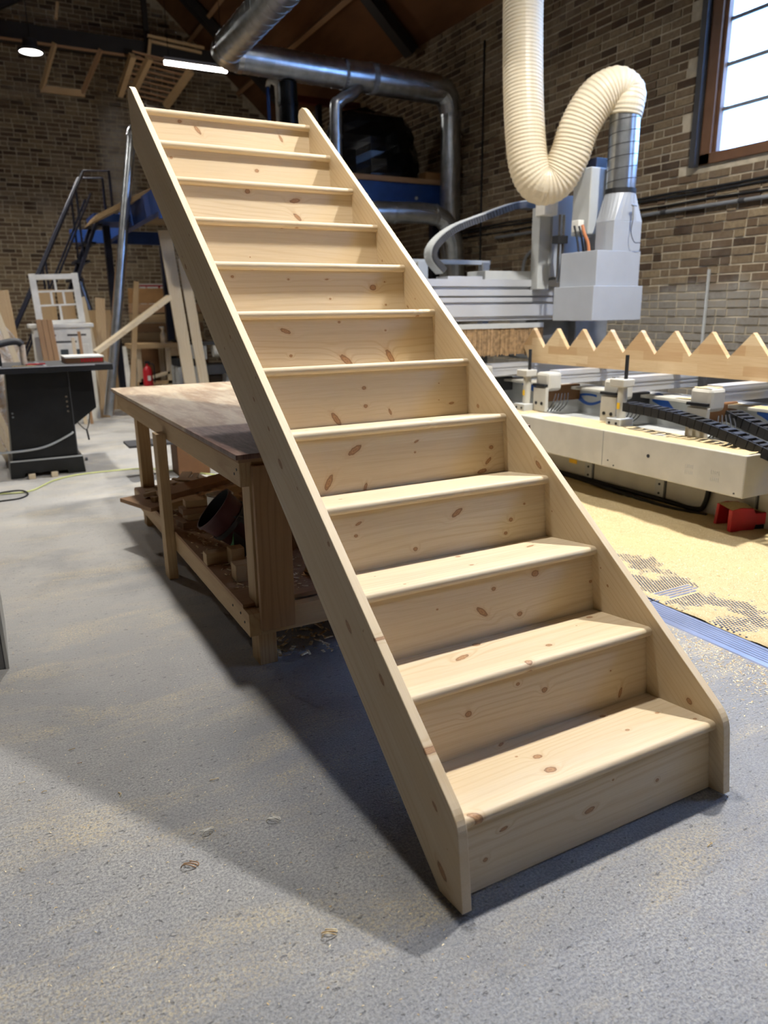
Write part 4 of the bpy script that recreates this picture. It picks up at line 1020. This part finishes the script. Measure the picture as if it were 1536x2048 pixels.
# pipe, laths and boards leaning centre-left
pi = thing('flexible_duct_pipe', 'long silver-white ribbed duct leaning up from the floor to a hooked top', 'pipe', (0, 0, 0))
P = spline([(.10, 8.75, .06), (.32, 8.85, 1.1), (.55, 8.95, 2.3), (.735, 9.0, 3.25), (.765, 9.0, 3.42), (.82, 9.0, 3.47), (.87, 9.0, 3.38), (.88, 9.0, 3.1)], 14)
MB().tube(P, [.055*(1.04 if i % 2 else .98) for i in range(len(P))], 16).build('pipe', M['galv'], pi, True)
lb('leaning_board', 'broad brown board leaning just behind the silver duct pipe', (.18, 9.3, 0), (.62, 9.6, 2.1), .13, .03, 'pine_brown_z')
lb('leaning_board', 'tan board leaning left of the silver duct pipe foot', (.10, 9.0, 0), (.26, 9.5, 1.5), .12, .025, 'pine_old_z')
lb('leaning_board', 'narrow dark tan board leaning right of the silver duct pipe', (.48, 9.3, 0), (.78, 9.7, 1.72), .07, .03, 'pine_old_z')
lb('leaning_board', 'pale lath with a cross piece leaning left of the silver duct pipe', (.20, 9.5, 0), (.06, 9.7, 1.52), .08, .02, 'pine_z')
lb('leaning_board', 'short upright tan sheet behind the pale lath', (.24, 9.80, 0), (.24, 9.88, 1.35), .38, .02, 'pine_old_z')
lb('diagonal_plank', 'long pale plank propped diagonally across the back of the shop', (-.02, 8.3, .86), (.92, 8.4, 1.49), .14, .05, 'pine', up=(-.55, -.1, .83))
tag(MB().cyl((.50, 10.72, .25), (.16, 10.80, 1.86), .055, 12).build('grey_tube', M['galv'], smooth=True), 'short grey tube leaning on the back wall behind the laths', 'tube')
lb('tall_plank', 'left one of two tall pale planks standing beside the stair string', (1.22, 8.8, .0), (1.06, 9.0, 2.32), .16, .03, 'pine_z', 'tall planks by the stair')
lb('tall_plank', 'right one of two tall pale planks standing beside the stair string', (1.42, 8.85, .0), (1.26, 9.0, 1.98), .13, .03, 'pine_z', 'tall planks by the stair')
# workbench and clutter at the back
bb = thing('joiner_bench', 'small timber bench at the back with a spray bottle on top', 'bench', (0, 12.5, 0))
box((1.05, -.35, .72), (2.2, .35, .80)).build('bench_top', M['pine_old'], bb, bevel=.004)
for x in (1.12, 1.62, 2.05):
    for y in (-.3, .24): box((x, y, 0), (x+.08, y+.07, .72)).build('leg', M['pine_z'], bb)
MB().bar((1.16, -.27, .18), (1.66, -.27, .30), .06, .05).build('brace', M['pine'], bb); box((1.1, -.3, .10), (2.1, -.24, .16)).build('stretcher', M['pine_old'], bb); box((1.7, -.33, .58), (2.2, -.28, .72)).build('drawer', M['pine_old'], bb)
spb = thing('spray_bottle', 'clear spray bottle on the timber bench at the back', 'bottle', (1.62, 12.3, .80))
MB().lathe([(.001, 0), (.05, 0), (.05, .14), (.02, .2), (.02, .23), (.03, .23), (.03, .26), (.001, .26)], 14).build('bottle', M['plastic_bag'], spb, True); box((-.05, -.012, .255), (.02, .012, .28)).build('trigger', M['white'], spb)
tag(MB().lathe([(.001, 0), (.16, .01), (.2, .05), (.19, .05), (.15, .02), (.001, .012)], 20).build('black_dish', M['rubber'], smooth=True, loc=(1.93, 12.3, .80)), 'black round dish on the timber bench at the back', 'dish')
ch = thing('panel_stack', 'stack of reddish boards on edge behind the timber bench', 'boards', (0, 13.3, 0))
for i in range(4): box((1.25, -.02*i, .80+.17*i), (2.6, .03-.02*i, .96+.17*i)).build('board', M['pine_brown'] if i % 2 else M['pine_old'], ch, bevel=.003)
box((1.25, -.2, 0), (2.6, .2, .80)).build('base_box', M['brownbox'], ch)
box((1.28, .05, 1.48), (2.3, .08, 1.75)).build('back_board', M['card'], ch)
fe = thing('fire_extinguisher', 'red fire extinguisher standing on the floor at the back', 'fire extinguisher', (1.24, 12.0, 0))
MB().lathe([(.001, 0), (.075, 0), (.08, .02), (.08, .36), (.05, .42), (.02, .44), (.02, .48), (.001, .48)], 18).build('cylinder', M['red'], fe, True); MB().tube(spline([(.02, 0, .47), (.1, -.02, .46), (.11, -.02, .3), (.1, -.03, .15)]), .012, 6).build('hose', M['rubber'], fe, True)
box((-.02, -.084, .2), (.03, -.0795, .28)).build('label', M['white'], fe); box((-.03, -.02, .48), (.05, .02, .52)).build('valve_handle', M['rubber'], fe)
lb('door_blank', 'narrow white upright board standing left of the fire extinguisher', (.98, 12.4, 0), (.95, 12.5, .75), .12, .03, 'white')
pn = thing('planer', 'grey planer machine half hidden behind the stair string', 'machine', (1.38, 9.6, 0))
box((-.2, -.2, 0), (.2, .25, .58)).build('cabinet', M['lightgrey'], pn, bevel=.008); box((-.22, -.22, .58), (.06, .1, .68)).build('motor', M['rubber'], pn, bevel=.01); box((-.02, -.18, .66), (.22, .2, .86)).build('head', M['lightgrey'], pn, bevel=.006)
MB().cyl((.30, -.2, .77), (.62, -.2, .77), .08, 16).build('drum', M['offwhite'], pn, True); box((.2, -.2, .45), (.8, .3, .58)).build('bed', M['darkgrey'], pn); box((.06, -.2, .86), (.4, .1, .90)).build('fence', M['darkgrey'], pn); box((.5, -.1, 0), (.62, .1, .45)).build('pedestal', M['lightgrey'], pn); box((.1, -.206, .45), (.13, -.2005, .55)).build('switch', M['rubber'], pn)
# paper poster on far wall
po = thing('wall_poster', 'faded white and red paper pinned to the far wall', 'poster', (1.72, YB-.045, 1.35)); box((0, 0, 0), (.75, .01, .52)).build('sheet', M['white'], po)
for x in (.12, .36, .38): box((x, -.004, .02), (x+.02, -.0005, .5)).build('red_line', M['red'], po)
box((0, -.004, .47), (.75, -.0005, .5)).build('red_line', M['red'], po)
# ------------------------------------------------------------------ mezzanine
mz = thing('mezzanine', 'blue steel mezzanine platform at the back right', 'platform', (0, 0, 0))
def mzb(n, a, b, m='blue'): return box(a, b).build(n, M[m], mz, bevel=.004)
fbm = mzb('front_beam', (2.0, 8.0, 2.49), (4.74, 8.1, 2.92)); mzb('deck_edge', (2.0, 7.98, 2.921), (4.74, 12.4, 2.985), 'pine_brown')
for x in (3.45, 4.2):
    for z in (2.62, 2.74): MB().cyl((x, 8.002, z), (x, 7.99, z), .022, 8).build('bolt', M['lightgrey'], fbm)
mzb('side_beam', (.83, 8.2, 2.44), (.93, 12.3, 2.72)); mzb('back_beam', (.3, 12.3, 2.42), (4.7, 12.4, 2.62)); mzb('corner_beam', (.83, 8.1, 2.36), (1.99, 8.2, 2.66))
mzb('post', (1.84, 12.90, 0), (1.96, 13.02, 2.72), 'navy'); mzb('post', (.53, 10.4, 0), (.62, 10.5, 2.49), 'navy'); mzb('post', (4.55, 8.15, 0), (4.67, 8.25, 2.48), 'navy')
mzb('deck', (.95, 8.25, 2.73), (1.99, 12.3, 2.78), 'pine_old')
ps = thing('plywood_stack', 'plywood sheets sticking out over the left edge of the blue platform', 'plywood', (0, 0, 0))
for i in range(3): MB().prism([(.22+.03*i, 2.40+.035*i), (.98, 2.785+.022*i), (.98, 2.80+.022*i), (.22+.03*i, 2.418+.035*i)], 9.12, 9.9, 'y').build('sheet', M['pine_old'], ps)
cf = thing('timber_stand', 'pale timber stand resting on the platform behind the stair string', 'stand', (.95, 8.7, 2.83))
for a, b in (((.0, 0, 0), (-.1, 0, .85)), ((.28, 0, 0), (.20, 0, .75)), ((-.02, 0, .05), (.45, 0, .16)), ((-.08, 0, .8), (.22, 0, .74))): MB().bar(a, b, .09, .09).build('member', M['pine'], cf)
# steep blue stairs
bs_ = thing('steel_stairs', 'steep blue steel stairs climbing to the platform by the back wall', 'stairs', (0, 0, 0))
A0, A1 = Vector((-.62, 10.0, .2)), Vector((.42, 10.0, 2.56))
for dy in (0, .6): MB().bar(A0+Vector((0, dy, 0)), A1+Vector((0, dy, 0)), .04, .14, (0, 1, 0)).build('stringer', M['navy'], bs_)
for i in range(10):
    q = A0.lerp(A1, (i+.6)/10); box((q.x-.09, 10.02, q.z-.015), (q.x+.09, 10.58, q.z+.015)).build('step', M['navy'], bs_)
box((.36, 9.95, 2.50), (.95, 10.7, 2.60)).build('landing', M['blue'], bs_)
for dy in (0, .6):
    MB().tube([(-.78, 10.0+dy, 1.1), (.30, 10.0+dy, 3.12), (.62, 10.0+dy, 3.14), (.62, 10.0+dy, 2.6)], .02, 8).build('handrail', M['navy'], bs_, True)
    MB().tube([(-.72, 10.0+dy, .7), (.36, 10.0+dy, 2.85)], .014, 8).build('midrail', M['navy'], bs_, True)
    for x, z in ((.18, 2.9), (-.3, 2.0)): MB().cyl((x, 10+dy, z-.9), (x, 10+dy, z), .014, 6).build('stanchion', M['navy'], bs_, True)
# black wrapped bundle on the platform
bl = MB(); rg = random.Random(12); nu, nv = 20, 10; rr0 = []
for j in range(nv+1):
    for i in range(nu):
        a = 2*math.pi*i/nu; h = j/nv; k_ = (1-.35*h**3)*(1+.16*nz(math.cos(a)*2, math.sin(a)*2+h*3, 1.3, 4)); 
        bl.v.append((3.92+.72*k_*math.cos(a)*(1 if h < .98 else .3), 8.75+.45*k_*math.sin(a)*(1 if h < .98 else .3), 2.987+.92*h+.10*nz(math.cos(a), math.sin(a), 1.7, 2)*h))
for j in range(nv):
    for i in range(nu): bl.f.append((j*nu+i, j*nu+(i+1) % nu, (j+1)*nu+(i+1) % nu, (j+1)*nu+i))
bl.f.append(tuple(nv*nu+i for i in range(nu)))
tag(bl.build('wrapped_bundle', M['blacksheet']), 'bundle wrapped in black plastic sheet on the blue platform', 'bundle')
tag(box((4.42, 8.12, 2.987), (4.70, 8.3, 3.10)).build('cardboard_box', M['card'], bevel=.003), 'small brown cardboard box at the right end of the platform', 'box')

# ------------------------------------------------------------------ ducts
def ring(par, p, d, r, n='band', m='galv', wd=.04, k=1.05):
    d = Vector(d).normalized(); p = Vector(p); MB().cyl(p-d*wd/2, p+d*wd/2, r*k, 24).build(n, M[m], par, True)
du = thing('main_duct', 'long galvanised duct crossing under the roof and dropping down the right wall', 'duct', (0, 0, 0))
Y_ = 7.7
seg = MB().cyl((1.75, Y_, 4.02), (3.02, Y_, 4.0), .158, 28).build('spiral_section', M['galv'], du, True)
for i in range(9): ring(du, (1.85+.13*i, Y_, 4.018-.002*i), (1, 0, 0), .158, 'spiral_seam', 'galv', .012, 1.02)
MB().cyl((3.02, Y_, 4.0), (3.42, Y_, 4.0), .165, 28).build('joint_section', M['galv'], du, True); ring(du, (3.02, Y_, 4.0), (1, 0, 0), .158, 'flange', 'grey'); ring(du, (3.40, Y_, 4.0), (1, 0, 0), .165, 'flange', 'grey', .07)
MB().cyl((3.42, Y_, 4.0), (4.32, Y_, 3.99), .17, 28).build('straight_section', M['galv'], du, True)
el = [(4.32, Y_, 3.99), (4.43, Y_, 3.96), (4.51, Y_, 3.87), (4.545, Y_, 3.74)]
MB().tube(el, [.165, .16, .15, .14], 24).build('elbow', M['galv'], du, False)
MB().cyl((4.545, Y_, 3.74), (4.545, Y_, .0), .132, 28).build('drop_pipe', M['galv'], du, True)
for z in (3.7, 2.6, 1.5): ring(du, (4.545, Y_, z), (0, 0, 1), .132)
MB().tube([(1.75, Y_, 4.02), (1.62, Y_-.03, 4.02), (1.56, Y_-.12, 4.02), (1.55, Y_-.26, 4.02)], .158, 24).build('elbow', M['galv'], du, True); ring(du, (1.74, Y_, 4.02), (1, 0, 0), .158, 'flange', 'chrome', .06)
MB().cyl((1.55, Y_-.26, 4.02), (1.55, 2.0, 4.02), .158, 28).build('long_section', M['galv'], du, True)
for i in range(14): ring(du, (1.55, 7.2-.16*i, 4.02), (0, 1, 0), .158, 'spiral_seam', 'galv', .012, 1.015)
ring(du, (1.55, 7.42, 4.02), (0, 1, 0), .158, 'flange', 'chrome', .06)
# branch
MB().tube(spline([(3.22, 7.66, 3.90), (3.08, 7.62, 3.78), (2.92, 7.6, 3.68), (2.86, 7.6, 3.5), (2.86, 7.6, 2.2)]), .07, 16).build('branch_pipe', M['galv'], du, True)
for z in (3.3, 2.9): ring(du, (2.86, 7.6, z), (0, 0, 1), .07)
fl = thing('flue_pipe', 'black flue pipe rising behind the top of the stairs', 'flue', (0, 0, 0)); MB().cyl((2.33, 7.75, 0), (2.33, 7.75, 3.845), .108, 20).build('pipe', M['flue'], fl, True); ring(fl, (2.33, 7.75, 3.62), (0, 0, 1), .115, 'joint', 'flue')
up = thing('hooked_pipe', 'thin pipe bent over in a hook beside the black flue, blue on one leg', 'pipe', (0, 0, 0))
MB().cyl((2.16, 7.95, 2.3), (2.16, 7.95, 3.83), .022, 8).build('blue_leg', M['blue'], up, True); MB().tube(spline([(2.16, 7.95, 3.83), (2.18, 7.95, 3.89), (2.24, 7.95, 3.88), (2.27, 7.95, 3.8), (2.275, 7.95, 2.3)]), .028, 8).build('white_leg', M['white'], up, True)
ld = thing('low_duct', 'short galvanised duct elbowing down below the blue platform beam', 'duct', (0, 0, 0))
MB().tube(spline([(2.9, 7.45, 2.42), (3.3, 7.45, 2.46), (3.9, 7.45, 2.48), (4.15, 7.45, 2.47)], 4), .125, 22).build('level_section', M['galv'], ld, True)
MB().tube([(4.15, 7.45, 2.47), (4.28, 7.45, 2.42), (4.38, 7.46, 2.32), (4.46, 7.47, 2.15), (4.5, 7.5, 1.95), (4.52, 7.5, 1.7)], .12, 18).build('elbow', M['galv'], ld, False); ring(ld, (3.55, 7.45, 2.465), (1, 0, 0), .125); ring(ld, (4.15, 7.45, 2.47), (1, 0, 0), .125)
rbm = thing('red_beam', 'dull red steel beam under the long duct at the back', 'beam', (0, 0, 0)); box((3.3, 10.6, 4.42), (4.7, 10.7, 4.52)).build('beam', M['redsteel'], rbm); box((3.95, 10.6, 2.99), (4.02, 10.7, 4.42)).build('post', M['navy'], rbm)
# ------------------------------------------------------------------ timber bits under the gable
hf = thing('hanging_frame', 'thin timber hanger frame fixed high on the back wall left of the stair top', 'frame', (0, 0, 0))
MB().bar((.50, 13.1, 5.50), (.24, 13.3, 4.86), .06, .06).build('hanger', M['pine_old'], hf); MB().bar((1.20, 13.1, 5.50), (.86, 13.3, 4.86), .06, .06).build('hanger', M['pine_brown'], hf); MB().bar((.22, 13.3, 4.86), (.90, 13.3, 4.86), .05, .10).build('cross_piece', M['pine_old'], hf)
MB().bar((-1.2, 13.12, 5.47), (2.2, 13.12, 5.47), .05, .03).build('long_batten', M['pine_brown'], hf)
pa = thing('slatted_rack', 'slatted timber rack hanging below the roof beside the tube lamp', 'rack', (0, 0, 0))
for a, b in (((1.93, 12.9, 5.42), (1.66, 13.5, 4.90)), ((2.62, 12.9, 5.32), (2.28, 13.5, 4.86)), ((1.66, 12.9, 5.42), (1.50, 13.5, 4.95))): MB().bar(a, b, .09, .1).build('bearer', M['pine_old'], pa)
for i in range(9):
    t = i/8; p = Vector((1.66, 12.9, 5.48)).lerp(Vector((1.50, 13.5, 5.0)), t); q = Vector((2.66, 12.9, 5.38)).lerp(Vector((2.30, 13.5, 4.92)), t)
    MB().bar(p, q, .05, .02).build('slat', M['pine_brown'], pa)
for (x, z, lab) in ((.55, 5.95, 'short pale timber peg on the truss beam at the upper left'), (1.95, 5.62, 'short pale timber peg on the truss beam nearer the tube lamp')):
    tag(MB().bar((x, 13.05, z-.12), (x+.05, 13.05, z+.12), .07, .05).build('timber_peg', M['pine_old']), lab, 'peg')
for x0, x1, z, lab in ((1.95, 2.9, 5.78, 'upper of two long battens lying along the truss beam'), (2.0, 2.85, 5.70, 'lower of two long battens lying along the truss beam')):
    tag(MB().bar((x0, 13.0, z), (x1, 13.0, z-.06), .04, .04).build('batten', M['pine_old']), lab, 'batten')
